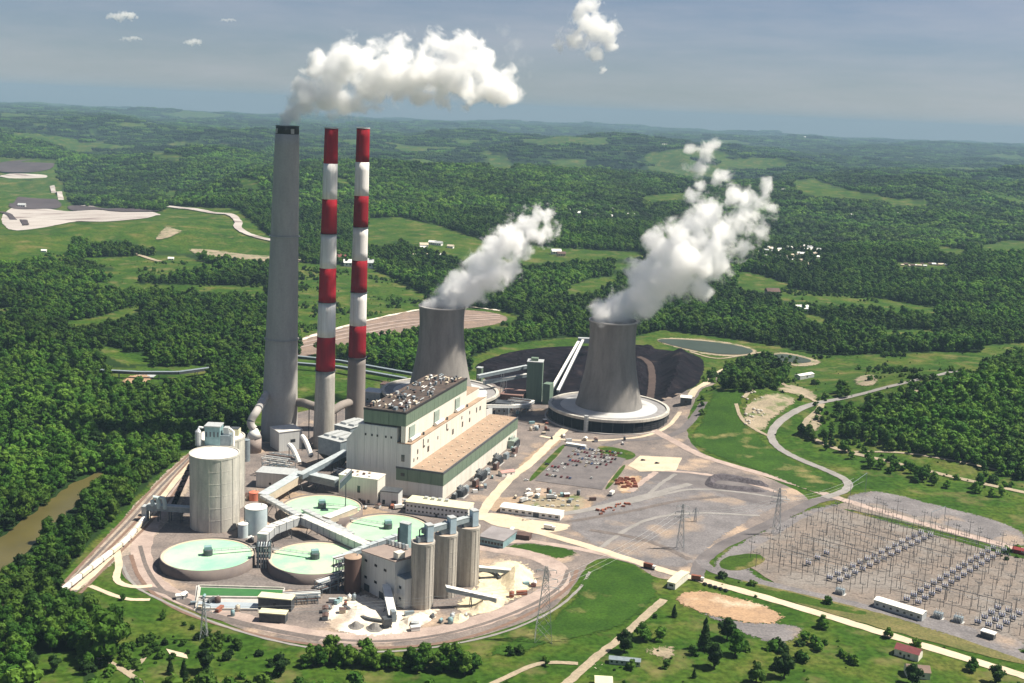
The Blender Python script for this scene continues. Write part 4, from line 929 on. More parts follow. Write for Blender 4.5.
# three slim silos in front
SC = []
for k, (px, py, top, lab) in enumerate(((421.5, 606, 542, 'nearest'), (444.3, 594.5, 534, 'middle'), (466.7, 583, 526.6, 'farthest'))):
    c = G(px, py); h = hgt(c, top); r = 11.3 * mpp(c); SC.append((c, h, r))
    silo('limestone_silo', lab + ' of the three slim ribbed tan silos', c, r, h, M_CONCT, 16, 'three slim silos', mat('silo roof tan', (.45, .36, .29)))
    f = Frame((c[0], c[1], 0), (1, .6)); q = c.copy(); q[2] = h
    t = thing('silo_head', 'pale blue conveyor head on the %s slim silo' % lab, 'conveyor head', q)
    MB().box(1, 5.5, -4, 1.5, h + .9, h + 12, f).build('tower', mat('pale blue cladding', (.42, .53, .6), (.36, .46, .53), .3), t)
    MB().box(-5, .9, -2, 1.5, h + .9, h + 4.5, f).build('drive_house', M_STEEL, t); MB().box(.8, 5.7, -4.2, 1.7, h + 12, h + 12.5, f).build('roof', M_STEELL, t)
    MB().tube([f.p(-3, 0, h + 4.5), f.p(-3, 0, h + 9), f.p(-1, 0, h + 10)], .6, 6).build('vent_pipe', M_STEELD, t)
# ---- clarifiers ------------------------------------------------------------
def clarifier(px, py, r, h, m, label, a=0.0):
    c = G(px, py, h); c[2] = 0
    t = thing('clarifier_tank', label, 'clarifier tank', c, 'round clarifier tanks')
    MB().lathe([(r, 0), (r, h + .5), (r - .7, h + .5), (r - .7, h - .9)], c, 72, cap=False).build('wall', mat('tank wall', (.2, .165, .15), (.15, .125, .12), .08), t, True)
    MB().lathe([(r - .7, h - .5), (r - 2.6, h - .5), (r - 2.6, h - 1.2)], c, 72, cap=False).build('launder', M_BEIGE, t)
    MB().lathe([(.01, h - .7), (r - 2.6, h - .7)], c, 72, cap=False).build('slurry', m, t)
    MB().lathe([(3.4, h - 1), (3.4, h + 3.4), (2, h + 4)], c, 14).build('drive_head', M_STEELD, t)
    MB().box(-2.6, 2.6, -2.2, 2.2, h + 3.5, h + 6, Frame(c, (1, .3))).build('motor_house', M_TEAL, t)
    e = c + np.array([math.cos(a) * r, math.sin(a) * r, 0]); n = np.array([-math.sin(a), math.cos(a), 0]) * .7
    br = MB(); z = np.array([0, 0, h + 2.2])
    br.beam(c + z, e + z, 1.4, .3)
    for s in (-1, 1):
        br.bar(c + z + n * s + np.array([0, 0, 1.2]), e + z + n * s + np.array([0, 0, 1.2]), .12)
        for k in range(8): q_ = c + (e - c) * k / 7 + z + n * s; br.bar(q_, q_ + np.array([0, 0, 1.2]), .1)
    br.build('bridge', M_STEELL, t)
clarifier(208, 554, 33.5, 7.5, M_CLAR, 'mint green clarifier tank left of its twin below the big silo', .35)
clarifier(315, 557.5, 33.5, 7.5, M_CLARC, 'cream clarifier tank half hidden behind the pipe gallery and brown tank', 2.9)
clarifier(322, 507, 33, 7, M_CLARG, 'bright green clarifier in front of the service block', -.1)
clarifier(388, 527.5, 33, 7, M_CLARG, 'bright green clarifier in front of the office block', 2.8)
# ---- elevated galleries ------------------------------------------------------
def gallery(pts, wd, ht, m, label, name='conveyor_gallery', legs=True, roof=None, cat='conveyor', step=22, lm=None, ribs=0):
    pts = [np.asarray(p, float) for p in pts]; b = pts[0].copy(); b[2] = 0
    t = thing(name, label, cat, b)
    for a, c in zip(pts[:-1], pts[1:]):
        d = c - a; L = np.linalg.norm(d)
        MB().beam(a - np.array([0, 0, .3]), c - np.array([0, 0, .3]), wd, ht).build('casing', m, t)
        if roof: MB().beam(a, c, wd + .5, .29).build('roof', roof, t)
        k = max(1, int(L / 7))
        if ribs:
            for i in range(k): 
                q_ = a + d * (i + .5) / k; u_ = d / L * .25; MB().beam(q_ - u_ + np.array([0, 0, .35]), q_ + u_ + np.array([0, 0, .35]), wd + .8, ht + .7).build('frame', M_STEELL, t)
        if legs:
            k = max(1, int(L / step)); n = np.array([-d[1], d[0], 0]); n = n / (np.linalg.norm(n) + 1e-9) * wd * .5
            for i in range(k):
                q_ = a + d * (i + .5) / k; g = float(height(q_[0], q_[1]))
                if q_[2] - ht - g < 2.5: continue
                mb = MB()
                for s in (-1, 1): mb.bar((q_[0] + n[0] * s * 1.5, q_[1] + n[1] * s * 1.5, g), (q_[0] + n[0] * s, q_[1] + n[1] * s, q_[2] - ht - .3), .35)
                mb.bar((q_[0] - n[0] * 1.4, q_[1] - n[1] * 1.4, g + 1), (q_[0] + n[0], q_[1] + n[1], q_[2] - ht - 1), .2)
                mb.build('leg', lm or M_STEELD, t)
    return t
M_GALG = mat('grey gallery roof', (.42, .46, .48), (.31, .35, .37), .25)
M_GALL = mat('pale gallery roof', (.62, .61, .57), (.46, .46, .45), .25)
Z = 14
Pg = lambda x, y, z=Z: G(x, y, z)
gallery([Pg(263, 494), Pg(302, 471), ], 9, 7, M_BEIGE, 'beige sided gallery from the filter building to the pipe bridge corner', roof=M_GALG)
gallery([Pg(302, 471), Pg(338, 479)], 9, 6, M_STEEL, 'blue grey pipe bridge running to the service block', roof=M_GALG, cat='pipe bridge', name='pipe_bridge')
gallery([Pg(263, 494), Pg(300, 514.5)], 6, 2.5, M_STEELL, 'light pipe rack crossing from the beige gallery to the bend above the cream tank', cat='pipe rack', name='pipe_rack', ribs=1)
gallery([Pg(262, 534), Pg(272, 525.5), Pg(301, 514.5), Pg(368, 544)], 7.5, 6, M_STEELL, 'white roofed gallery bent above the cream clarifier', roof=M_GALL, ribs=1)
gallery([Pg(304, 508, 10), Pg(352, 533, 10)], 5, 1.4, M_STEELL, 'ribbed pipe rack between the two green clarifiers', cat='pipe rack', name='pipe_rack', ribs=1)
gallery([Pg(326, 517, 11), Pg(354, 506, 11)], 8, 5, M_BEIGE, 'short beige gallery below the service block', roof=M_GALL)
gallery([Pg(340, 556, 15), Pg(372, 543, 15), Pg(398, 534, 15)], 4, 3, M_STEEL, 'dark pipe rack along the roof edge of the process building', name='pipe_rack', cat='pipe rack', roof=M_GALG, ribs=1)
gallery([Pg(340, 482, 30), Pg(352, 470, 40)], 6, 5, M_STEEL, 'sloping blue grey duct up the left wing of the boiler house', name='sloping_duct', cat='duct', roof=M_GALG)
gallery([Pg(300, 474, 16), Pg(346, 450, 24)], 6, 4, M_STEEL, 'sloping blue grey duct from the pipe bridge to the right stack', name='sloping_duct', cat='duct', roof=M_GALG)
# pipe tower at the bend and the small white tanks
f = fpx((257, 568), (270, 568)); t = thing('pipe_tower', 'blue grey pipe tower between the two front clarifiers', 'pipe tower', f.p(0, 0, 0))
for i in range(5): MB().tube([f.p(1 + i * 1.8, -.5, 0), f.p(1 + i * 1.8, -.5, 16), f.p(1 + i * 1.8, 4, 18)], .55, 6).build('pipe', M_STEELL if i % 2 else M_STEEL, t)
for i in range(4): MB().box(-.5, f.w + .5, -1, 5, 4 + i * 4, 4.4 + i * 4, f).build('platform', M_STEELD, t)
for x in (0, f.w):
    for y in (0, 5): MB().bar(f.p(x, y, 0), f.p(x, y, 19), .4).build('leg', M_STEEL, t)
def tank(px, py, top, rpx, m, label, roof=None, name='storage_tank'):
    c = G(px, py); h = hgt(c, top); r = rpx * mpp(c); t = thing(name, label, 'tank', c)
    MB().lathe([(r, 0), (r, h)], c, 32, cap=False).build('shell', m, t, True)
    MB().lathe([(r + .15, h), (r + .15, h + .4), (r * .3, h + 1.6), (.01, h + 1.7)], c, 32, cap=False).build('roof', roof or m, t)
    MB().tube([(c[0] + r * .5, c[1], h), (c[0] + r * .5, c[1], h + 3)], .4, 6).build('vent', M_STEELL, t)
    MB().bar((c[0] - r - .3, c[1] - .5, 0), (c[0] - r - .3, c[1] - .5, h), .3).build('ladder', M_STEELD, t); return t
tank(256, 532, 507, 11, mat('pale blue tank', (.5, .58, .6), (.42, .5, .53), .2), 'pale blue tank with white top beside the big silo', M_WHITE)
tank(243, 537, 524, 5, mat('pale blue tank', (.5, .58, .6)), 'small pale blue tank at the foot of the big silo', M_WHITE)
tank(352.5, 591, 557, 8.5, M_BROWN, 'dark brown tank at the corner of the process building', mat('rusty tan lid', (.42, .3, .22)))
tank(246, 461, 440, 4, M_STEEL, 'slim dark tank right of the rear big silo')
tank(254, 500, 492.5, 5, mat('orange tank', (.62, .2, .13)), 'low orange tank beside the pipe galleries')
# process building next to the slim silos
f = fpx((361, 588), (394, 606)); t = thing('process_building', 'grey white process building with small dark windows beside the slim silos', 'building', f.p(0, 0, 0))
W = f.w; D = 26
P = [f.p(*q) for q in ((0, 0, 0), (W, 0, 0), (W, D, 0), (0, D, 0), (0, 0, 27), (W, 0, 31), (W, D, 31), (0, D, 27))]
MB().add(P, [(0, 1, 5, 4), (1, 2, 6, 5), (2, 3, 7, 6), (3, 0, 4, 7)]).build('wall', M_GREYC, t)
P = [f.p(*q) for q in ((-.3, -.3, 27), (W + .3, -.3, 31), (W + .3, D + .3, 31), (-.3, D + .3, 27), (-.3, -.3, 27.6), (W + .3, -.3, 31.6), (W + .3, D + .3, 31.6), (-.3, D + .3, 27.6))]
MB().add(P, [(3, 2, 1, 0), (4, 5, 6, 7), (0, 1, 5, 4), (1, 2, 6, 5), (2, 3, 7, 6), (3, 0, 4, 7)]).build('roof', mat('brown grey roof', (.3, .24, .21), (.25, .2, .18), .15), t)
for s in (.1, .4, .68):
    for z in (9, 21): MB().box(W * s, W * s + 3, -.15, .02, z, z + 1.8, f).build('window', M_GLASS, t)
for s in (.05, .5): MB().box(W * s + 2, W * s + 8, -.18, .02, 0, 5, f).build('door', M_STEELD, t)
MB().box(W + .05, W + 9, 2, 18, 0, 21, f).build('side_wing', M_GREYC, t); MB().box(W - .01, W + 9.3, 1.7, 18.3, 21.01, 21.6, f).build('wing_roof', M_STEEL, t)
for z in (5, 13): MB().box(W + 2.5, W + 5, 1.85, 1.99, z, z + 2, f).build('window', M_GLASS, t)
MB().box(W - 6, W - 1, 3, 9, 31.7, 36, f).build('roof_house', M_WHITEC, t)
for k in range(6): MB().box(1 + k * 4, 3 + k * 4, D - 5, D - 3, 28 + k * .5, 31 + k * .5, f).build('roof_unit', (M_STEEL, M_STEELL)[k % 2], t)
f = fpx((398.5, 566), (407, 568)); t = thing('elevator_tower', 'tall narrow teal bucket elevator beside the nearest slim silo', 'elevator tower', f.p(0, 0, 0))
hh = hgt(f.p(0, 0, 0), 523); MB().box(0, f.w, 0, 5, 0, hh, f).build('casing', M_TEAL, t); MB().box(-.4, f.w + .4, -.4, 5.4, hh, hh + .5, f).build('roof', M_STEELL, t)
MB().box(-1.2, -.1, -.5, 2, 0, hh - 4, f).build('ladder_cage', M_STEELD, t)
# gallery over the slim silos
gallery([SC[0][0] + [0, 0, SC[0][1] + 9.5], SC[1][0] + [0, 0, SC[1][1] + 8.5], SC[2][0] + [0, 0, SC[2][1] + 8]], 4, 3.5, M_STEEL, 'blue grey gallery across the tops of the slim silos', roof=M_GALG, legs=False)
# inclined conveyors
gallery([G(446, 586, 16), G(496, 597, 6)], 4.2, 3, M_STEEL, 'white covered conveyor from the middle slim silo out over the gypsum', roof=M_WHITE)
gallery([G(476, 566, 10), G(518, 570, 5)], 3.6, 2.6, M_STEEL, 'white covered conveyor behind the farthest slim silo', roof=M_WHITE)
gallery([G(386, 584, 13), G(393, 615, 5)], 5, 3.4, M_STEEL, 'steep white conveyor down to the loading hopper in front of the process building', roof=M_WHITE)
f = fpx((380, 592), (387, 593)); t = thing('conveyor_head_house', 'white head house on top of the steep front conveyor', 'conveyor head', f.p(0, 0, 0))
MB().box(0, f.w, -2, 5, 7, 14.5, f).build('house', M_WHITE, t); MB().box(-.3, f.w + .3, -2.3, 5.3, 14.5, 15, f).build('roof', M_WHITE, t)
for x in (.4, f.w - .4): MB().bar(f.p(x, -1.5, 0), f.p(x, -1.5, 7), .35).bar(f.p(x, 4.5, 0), f.p(x, 4.5, 7), .35).build('leg', M_STEELD, t)
f = fpx((384, 630), (392, 629)); t = thing('loading_hopper', 'dark loading hopper below the steep front conveyor', 'hopper', f.p(0, 0, 0))
MB().box(0, f.w, 0, 6, 3, 7, f).build('bin', M_STEELD, t); MB().box(f.w + .1, f.w + 3, 1, 6, 4, 11, f).build('chute', M_STEEL, t)
for x in (.5, f.w - .5): MB().bar(f.p(x, .5, 0), f.p(x, .5, 3), .3).bar(f.p(x, 5.5, 0), f.p(x, 5.5, 3), .3).build('leg', M_STEELD, t)
# coal handling: green transfer house, rising conveyors, galleries from the boiler house
f = fpx((525.5, 402), (541, 403)); hh = hgt(f.p(0, 0, 0), 362); t = thing('transfer_house', 'tall dark green transfer house between powerhouse and nearer cooling tower', 'transfer house', f.p(0, 0, 0))
M_DGREEN = mat('dark green cladding', (.13, .19, .145), (.105, .155, .12), .2, stretch=(2, 2, .1))
for i in range(5): MB().box(f.w * i / 5 + .1, f.w * (i + 1) / 5 - .1, -.3, -.02, .5, hh - .5, f).build('cladding_panel', M_DGREEN, t)
MB().box(0, f.w, 0, 16, 0, hh, f).build('wall', M_DGREEN, t); MB().box(-.4, f.w + .4, -.4, 16.4, hh, hh + .8, f).build('roof', M_STEELL, t); MB().box(4, 12, 4, 12, hh + .8, hh + 4, f).build('penthouse', M_GREENP, t)
f2 = fpx((542, 404), (549, 405)); MB().box(0, f2.w, 0, 12, 0, 24, f2).build('side_tower', M_DGREEN, t)
TB = G(533, 398)
gallery([at(478, 375, TB[1] - 40), at(527, 365, TB[1])], 4.5, 3.4, M_STEEL, 'upper grey conveyor from the boiler house to the green transfer house', roof=M_GALG, step=45, lm=M_STEELL)
gallery([at(484, 381, TB[1] - 30), at(527, 373.5, TB[1])], 4.5, 3.4, M_STEEL, 'lower grey conveyor from the boiler house to the green transfer house', roof=M_GALL, step=45, lm=M_STEELL)
K1 = G(582, 362); K2 = G(590, 360)
gallery([G(550, 391, 8), at(578.5, 341, K1[1])], 3, 2.6, M_STEEL, 'left white conveyor rising over the coal pile', roof=M_WHITE, step=60)
gallery([G(558, 390, 8), at(583, 339.5, K2[1])], 3, 2.6, M_STEEL, 'right white conveyor rising over the coal pile', roof=M_WHITE, step=60)
k = at(582, 339, K2[1]); f = Frame((k[0] - 5, k[1], 0), (1, 0)); t = thing('stacker_house', 'pale drive house at the top of the rising coal conveyors', 'conveyor head', (k[0] - 5, k[1], 0))
MB().box(0, 18, 0, 8, k[2] - 6, k[2] + 1, f).build('house', M_STEELL, t); 
for x in (2, 16): MB().bar(f.p(x, 4, 0), f.p(x, 4, k[2] - 6), .8).build('leg', M_STEELD, t)
gallery([PF.p(LEN * .96, YB0 + 2, 36), G(512, 405, 16), G(527, 404, 12), G(533, 400, 10)], 4, 3, M_STEELL, 'white bent gallery from the hall end to the transfer house', roof=M_WHITE, step=40)
f = fpx((476, 382), (481, 382.5)); h9 = hgt(f.p(0, 0, 0), 368); t = thing('transfer_tower', 'small green tower behind the boiler roof carrying the coal conveyors', 'transfer tower', f.p(0, 0, 0))
MB().box(0, f.w, 0, 8, 0, h9, f).build('wall', M_GREENP, t); MB().box(-.3, f.w + .3, -.3, 8.3, h9, h9 + .6, f).build('roof', M_STEELL, t)
# overland coal conveyors behind the stacks
def overland(pts, label): return gallery([hit(*p) + np.array([0, 0, 9.]) for p in pts], 5, 3, M_STEELD, label, roof=M_STEEL, step=40, name='overland_conveyor')
overland([(292, 362), (340, 367), (412, 380)], 'upper overland coal conveyor passing behind the stacks')
overland([(292, 369), (340, 373), (406, 385)], 'lower overland coal conveyor passing behind the stacks')
overland([(98, 377), (140, 379), (178, 379), (214, 374)], 'white roofed overland conveyor crossing the woods on the left')
building('conveyor_plant', 'reddish transfer plant beside the conveyor in the woods', 'building', (130, 383), (152, 384), 14, 7, mat('dull red cladding', (.33, .17, .15)), M_STEELL, [(.3, 2, 3, 2)])
# low plant behind the boiler house
for k, (a, b_, d, h, m, rf, lab) in enumerate((((362, 402), (380, 404), 20, 12, M_STEEL, M_STEELL, 'steel clad pump hall between the right stack and the farther cooling tower'),
        ((380, 392), (392, 393), 14, 9, M_WHITEC, M_BROWN, 'white pump house left of the farther cooling tower ring'), ((500, 402), (522, 404), 30, 9, M_BROWN, mat('rust brown roof', (.25, .15, .13)), 'rust brown crusher house behind the turbine hall'),
        ((495, 414), (508, 415), 16, 12, M_STEEL, M_STEELD, 'steel grey switch room at the far end of the turbine hall'))):
    building('plant_building', lab, 'building', a, b_, d, h, m, rf, [(.3, 3, 2, 2), (.7, 3, 2, 2)])
# settling basins in front
f = fpx((198, 606), (284, 604)); 
sheet('basin_floor', [(196, 586), (285, 588), (284, 611), (194, 611)], M_CONC, .34, soft=False, amp=.1)
sheet('settling_basin', [(201, 588), (283, 590.5), (282, 597), (200, 596)], M_PONDGREEN, .5, soft=False, amp=.1)
sheet('settling_basin', [(198, 602), (258, 603.5), (258, 609), (197, 608)], M_BASINW, .5, soft=False, amp=.1)
for k, (a, b_) in enumerate((((199, 587), (284, 589.5)), ((199, 598.5), (283, 599.5)), ((199, 587), (196, 609)), ((196, 610), (258, 611)))):
    A, B = G(*a), G(*b_); t = tag(MB().beam(A + [0, 0, 1.6], B + [0, 0, 1.6], 1.0, 1.6).build('basin_wall', M_CONCW, loc=A), ('rear', 'middle', 'left', 'front')[k] + ' concrete wall of the green settling basins', 'wall')

# ================================================================ LOOSE THINGS
rng = random.Random(11)
# conical tower hopper left of the big silo
f = fpx((147, 521), (190, 524)); t = thing('unloading_station', 'blue grey railcar unloading bridge left of the big silo', 'unloading station', f.p(0, 0, 0))
MB().beam(f.p(0, 2, 13), f.p(f.w + 6, 2, 13), 5, 4).build('bridge', M_STEEL, t); MB().beam(f.p(0, 2, 13.6), f.p(f.w + 6, 2, 13.6), 5.6, .5).build('bridge_roof', M_GALG, t)
for x in (1, 9, 18, 27):
    for y in (0, 4.5): MB().bar(f.p(x, y, 0), f.p(x, y, 9), .5).build('leg', M_STEELD, t)
for x in (5, 10):
    MB().tube([f.p(x, 0, 13), f.p(x - .5, 0, 17), f.p(x + 1.2, 0, 20), f.p(x + 3.4, 0, 20), f.p(x + 4.6, 0, 16), f.p(x + 4.8, 0, 11)], 1.7, 10).build('dust_duct', mat('pale aqua steel', (.55, .66, .64)), t)
MB().box(-4, 0, -1, 5, 0, 12, f).build('end_tower', M_STEELL, t)
# train of pale covered hoppers and dark coal wagons
def wagon(label, cat, a, b, m, group, dark=False):
    A, B = G(*a), G(*b); f = Frame((A[0], A[1], 0), B - A); L = f.L - 1.2
    t = thing('hopper_wagon', label, cat, A, group)
    P = [f.p(*q) for q in ((0, -1.6, 1.6), (L, -1.6, 1.6), (L, 1.6, 1.6), (0, 1.6, 1.6), (0, -1.7, 4.2), (L, -1.7, 4.2), (L, 1.7, 4.2), (0, 1.7, 4.2), (.6, 0, 4.9), (L - .6, 0, 4.9))]
    if dark: MB().add(P[:8], [(0, 1, 2, 3), (0, 4, 5, 1), (1, 5, 6, 2), (2, 6, 7, 3), (3, 7, 4, 0)]).add([f.p(.1, -1.5, 3.6), f.p(L - .1, -1.5, 3.6), f.p(L - .1, 1.5, 3.6), f.p(.1, 1.5, 3.6), f.p(L * .5, 0, 4.7)], [(0, 1, 4), (1, 2, 4), (2, 3, 4), (3, 0, 4)]).build('body', m, t)
    else: MB().add(P, [(0, 1, 2, 3), (0, 4, 5, 1), (1, 5, 6, 2), (2, 6, 7, 3), (3, 7, 4, 0), (4, 8, 9, 5), (6, 9, 8, 7), (5, 9, 6), (7, 8, 4)]).build('body', m, t)
    for x in (1.8, L - 1.8): MB().box(x - 1.2, x + 1.2, -1.2, 1.2, .35, 1.55, f).build('bogie', M_BLACK, t)
    return t
trk = smooth_open([(59, 597), (80, 580), (104, 561), (128, 543), (140, 527), (152, 513)], 3)
D = np.cumsum([0] + [np.linalg.norm(G(*trk[i + 1]) - G(*trk[i])) for i in range(len(trk) - 1)])
def on(d): 
    i = min(np.searchsorted(D, d, 'right') - 1, len(trk) - 2); s = (d - D[i]) / (D[i + 1] - D[i]); return trk[i] + (trk[i + 1] - trk[i]) * s
n = int(D[-1] // 15.5)
def nth(k): return ORD[k]
ORD = ['first', 'second', 'third', 'fourth', 'fifth', 'sixth', 'seventh', 'eighth', 'ninth', 'tenth', 'eleventh', 'twelfth', 'thirteenth', 'fourteenth', 'fifteenth', 'sixteenth', 'seventeenth', 'eighteenth', 'nineteenth', 'twentieth', 'twenty-first', 'twenty-second', 'twenty-third', 'twenty-fourth', 'twenty-fifth']
for i in range(n):
    wagon('%s pale covered hopper wagon from the tree end of the white train' % ORD[min(i, 19)], 'rail wagon', on(i * 15.5), on((i + 1) * 15.5), M_WHITE if i % 3 != 2 else mat('cream wagon', (.7, .64, .52), (.58, .52, .42), .4), 'white wagons of the train on the left track')
for i in range(9):
    s0, s1 = i / 9, (i + 1) / 9; a = np.array([172., 512]); b_ = np.array([193., 464])
    wagon('%s dark coal wagon counted from the unloading bridge' % ORD[i], 'coal wagon', a + (b_ - a) * s0, a + (b_ - a) * s1, M_COAL, 'dark coal wagons behind the big silo', True)

# cars -------------------------------------------------------------------
CARCOL = [('white', (.7, .7, .68)), ('maroon', (.18, .025, .03)), ('red', (.4, .04, .035)), ('silver', (.45, .46, .47)), ('black', (.02, .02, .022)), ('blue', (.06, .1, .22)), ('tan', (.4, .33, .24))]
CARMESH = {}
def car(ci, p, ang, label, group):
    nm, col = CARCOL[ci]; loc = (p[0], p[1], p[2] if len(p) > 2 else .46)
    if ci not in CARMESH:
        t = thing('parked_car', label, 'car', (0, 0, 0), group); m = mat(nm + ' car paint', col, None, .5, rough=.3, spec=.5)
        b = MB(); X = [(-2.25, .35), (-2.25, .95), (-1.5, 1.02), (1.0, 1.0), (2.2, .82), (2.25, .35)]
        vs = [(x, y, z) for y in (-.88, .88) for x, z in X]; k = len(X)
        b.add(vs, [tuple(range(k)), tuple(range(k, 2 * k))[::-1]] + [(i, (i + 1) % k, k + (i + 1) % k, k + i) for i in range(k)]); b.build('body', m, t)
        c = MB(); X = [(-1.7, 1.0), (-1.3, 1.48), (.2, 1.5), (.95, 1.0)]; vs = [(x, y * (1 if i in (0, 3) else .86), z) for y in (-.82, .82) for i, (x, z) in enumerate(X)]; k = 4
        c.add(vs, [tuple(range(k)), tuple(range(k, 2 * k))[::-1]] + [(i, (i + 1) % k, k + (i + 1) % k, k + i) for i in range(k)]); c.build('cabin', M_GLASS, t)
        MB().box(-1.28, .18, -.7, .7, 1.49, 1.53).build('roof', m, t)
        wm = None
        for x in (-1.4, 1.4):
            for y in (-.85, .85): MB().tube([(x, y - .1, .33), (x, y + .1, .33)], .33, 8).build('wheel', M_BLACK, t)
        CARMESH[ci] = t
    else: t = copy_tree(CARMESH[ci]); tag(t, label, 'car', group)
    t.location = loc; t.rotation_euler = (0, 0, ang); return t
A, B, Dd = G(535.7, 480.5), G(602, 489), G(568, 446)
ux, uy = (B - A), (Dd - A); ang = math.atan2(uy[1], uy[0])
rows = ['back row', 'second row', 'third row', 'fourth row', 'fifth row', 'sixth row', 'seventh row', 'left front row', 'short left row', 'right front row']
for r, (tt, s0, s1, pr) in enumerate(((.95, .2, .95, .9), (.86, .16, .95, .88), (.77, .14, .93, .85), (.68, .12, .9, .85), (.58, .1, .86, .8), (.48, .08, .8, .55), (.38, .06, .3, .7), (.14, .05, .5, .75), (.27, .05, .24, .7), (.2, .75, .8, .7))):
    L = np.linalg.norm(ux); k = min(25, int((s1 - s0) * L / 2.75)); cnt = 0
    for i in range(k):
        if rng.random() > pr: continue
        ci = rng.choice([0, 0, 1, 1, 1, 2, 3, 3, 4, 5, 6]); s = s0 + (s1 - s0) * i / k
        p = A + ux * s + uy * (tt + rng.uniform(-.012, .012)); p[2] = .46; cnt += 1
        car(ci, p, ang + (math.pi if rng.random() < .4 else 0), '%s car, %s from the left in the car park %s' % (CARCOL[ci][0], nth(cnt - 1), rows[r]), 'cars in the car park')
for i, (px, py, ci, lab) in enumerate(((643, 461, 4, 'dark car on the left of the pale concrete pad'), (657, 464, 4, 'dark car on the right of the pale concrete pad'), (547, 465, 4, 'dark car in the dirt beside the turbine hall road'), (526, 481, 0, 'white van like car on the plant road by the warehouse'))):
    p = G(px, py); p[2] = .5; car(ci, p, .4, lab, None)
for i in range(5):
    p = G(705 + i * 5.2, 585 + i * 1.6); p[2] = .45; car(4, p, 1.9, 'black car, %s from the gatehouse end of the short roadside row' % nth(i), 'black cars by the gatehouse')
# trucks
def truck(px, py, ang, m, label):
    p = G(px, py); t = thing('box_truck', label, 'truck', (p[0], p[1], .4)); t.rotation_euler = (0, 0, ang); t['_o'] = (0., 0., 0.)
    MB().box(-5, 1.8, -1.3, 1.3, 1.1, 3.8).build('cargo_box', m, t); MB().box(2.0, 4.2, -1.2, 1.2, .8, 2.9).build('cab', M_WHITE, t); MB().box(3.6, 4.25, -1.05, 1.05, 1.9, 2.7).build('windscreen', M_GLASS, t)
    MB().box(-5, 4, -1, 1, .6, 1.05).build('chassis', M_BLACK, t)
    for x in (-3.8, -2.6, 3):
        for y in (-1.15, 1.15): MB().tube([(x, y - .15, .5), (x, y + .15, .5)], .5, 10).build('wheel', M_BLACK, t)
for a in ((529, 497, .9, M_WHITE, 'white box truck heading along the plant road'), (524, 502, .9, M_STEELL, 'grey box truck behind the white one on the plant road'), (550, 530, -.3, M_WHITE, 'white lorry at the road junction by the brown shed'), (612, 495, 1.2, M_WHITE, 'white truck at the corner of the car park'), (400, 509, .5, M_WHITE, 'white tanker truck in front of the service annex'), (552, 499, .2, M_STEELL, 'grey flat truck below the car park'), (650, 569, -.5, M_RUST, 'red truck on the entrance road before the gatehouse'), (698, 581, -.3, M_RUST, 'small red truck passing the gatehouse')): truck(*a)
# stored steel, pallets, drums
sm = {}
def stack_of(px, py, s, m, label, group, ang):
    p = G(px, py); t = thing('material_stack', label, 'material stack', (p[0], p[1], .3), group); t.rotation_euler = (0, 0, ang); t['_o'] = (0., 0., 0.)
    MB().box(-2.2 * s, 2.2 * s, -1 * s, 1 * s, 0, 1.2 * s).build('lower_bundle', m, t); MB().box(-1.9 * s, 1.9 * s, -.7 * s, .6 * s, 1.22 * s, 2 * s).build('upper_bundle', m, t)
for i in range(26):
    stack_of(617 + rng.uniform(0, 20), 479 + rng.uniform(0, 9), rng.uniform(.6, 1.2), M_RUST, 'rust red bundle of stored steel on the dirt east of the car park', 'rusty steel bundles', rng.uniform(-.3, .3))
for i in range(16):
    stack_of(598 + i * 2.1 + rng.uniform(-1, 1), 513 - i * .6 + rng.uniform(-2.5, 2.5), rng.uniform(.5, .9), M_RUST, 'rust brown bundle scattered beside the grey service road', 'rusty bundles by the service road', rng.uniform(0, 3))
for i in range(22):
    stack_of(528 + (i % 11) * 5 + rng.uniform(-1, 1), 501 + (i // 11) * 6 + rng.uniform(-1, 1), rng.uniform(.4, .8), (M_STEELL, M_WHITE, M_BEIGE)[i % 3], 'pale crate stack, %s from the left in the %s row behind the warehouse' % (nth(i % 11), ('rear', 'front')[i // 11]), 'crates in the storage yard', rng.uniform(-.2, .2))
# piles
mound('coal_pile', [(505, 356), (556, 349), (604, 348), (600, 372), (560, 384), (520, 376)], 6, 14, M_COAL, 'dark coal pile behind the green transfer house', 'coal pile', z=.3, grid=4, rough=.5)
mound('coal_pile', [(470, 367), (498, 356), (530, 350), (540, 358), (520, 368), (488, 374)], 5, 10, M_COAL, 'low dark coal bank behind the boiler house', 'coal pile', z=.28, grid=4, rough=.5)
mound('coal_pile', [(656, 356), (676, 350), (694, 354), (704, 362), (694, 382), (672, 398), (656, 398), (658, 376)], 13, 30, M_COAL, 'biggest dark coal pile right of the brown track', 'coal pile', z=.3, grid=4, rough=.35)
mound('coal_pile', [(612, 351), (634, 347), (660, 349), (652, 356), (630, 358), (612, 360)], 6, 9, M_COAL, 'long low coal bank behind the nearer cooling tower', 'coal pile', z=.3, grid=4, rough=.6)
mound('coal_pile', [(614, 364), (642, 360), (648, 372), (644, 394), (618, 396)], 5, 10, M_COAL, 'low coal heap between the nearer cooling tower and the brown track', 'coal pile', z=.3, grid=4, rough=.6)
ribbon('coal_track', [(636, 356), (650, 362), (653, 378), (650, 400)], 9, mat('brown track', (.075, .05, .042)), .7, seg=6)
mound('limestone_pile', [(340, 612), (360, 604), (376, 610), (372, 620), (350, 622)], 4.5, 9, M_LIME, 'white limestone pile before the process building', 'limestone pile', z=.35, grid=3)
mound('limestone_pile', [(400, 618), (420, 612), (436, 618), (420, 628), (398, 630)], 4, 8, M_LIME, 'white limestone pile at the right of the loading hopper', 'limestone pile', z=.35, grid=3)
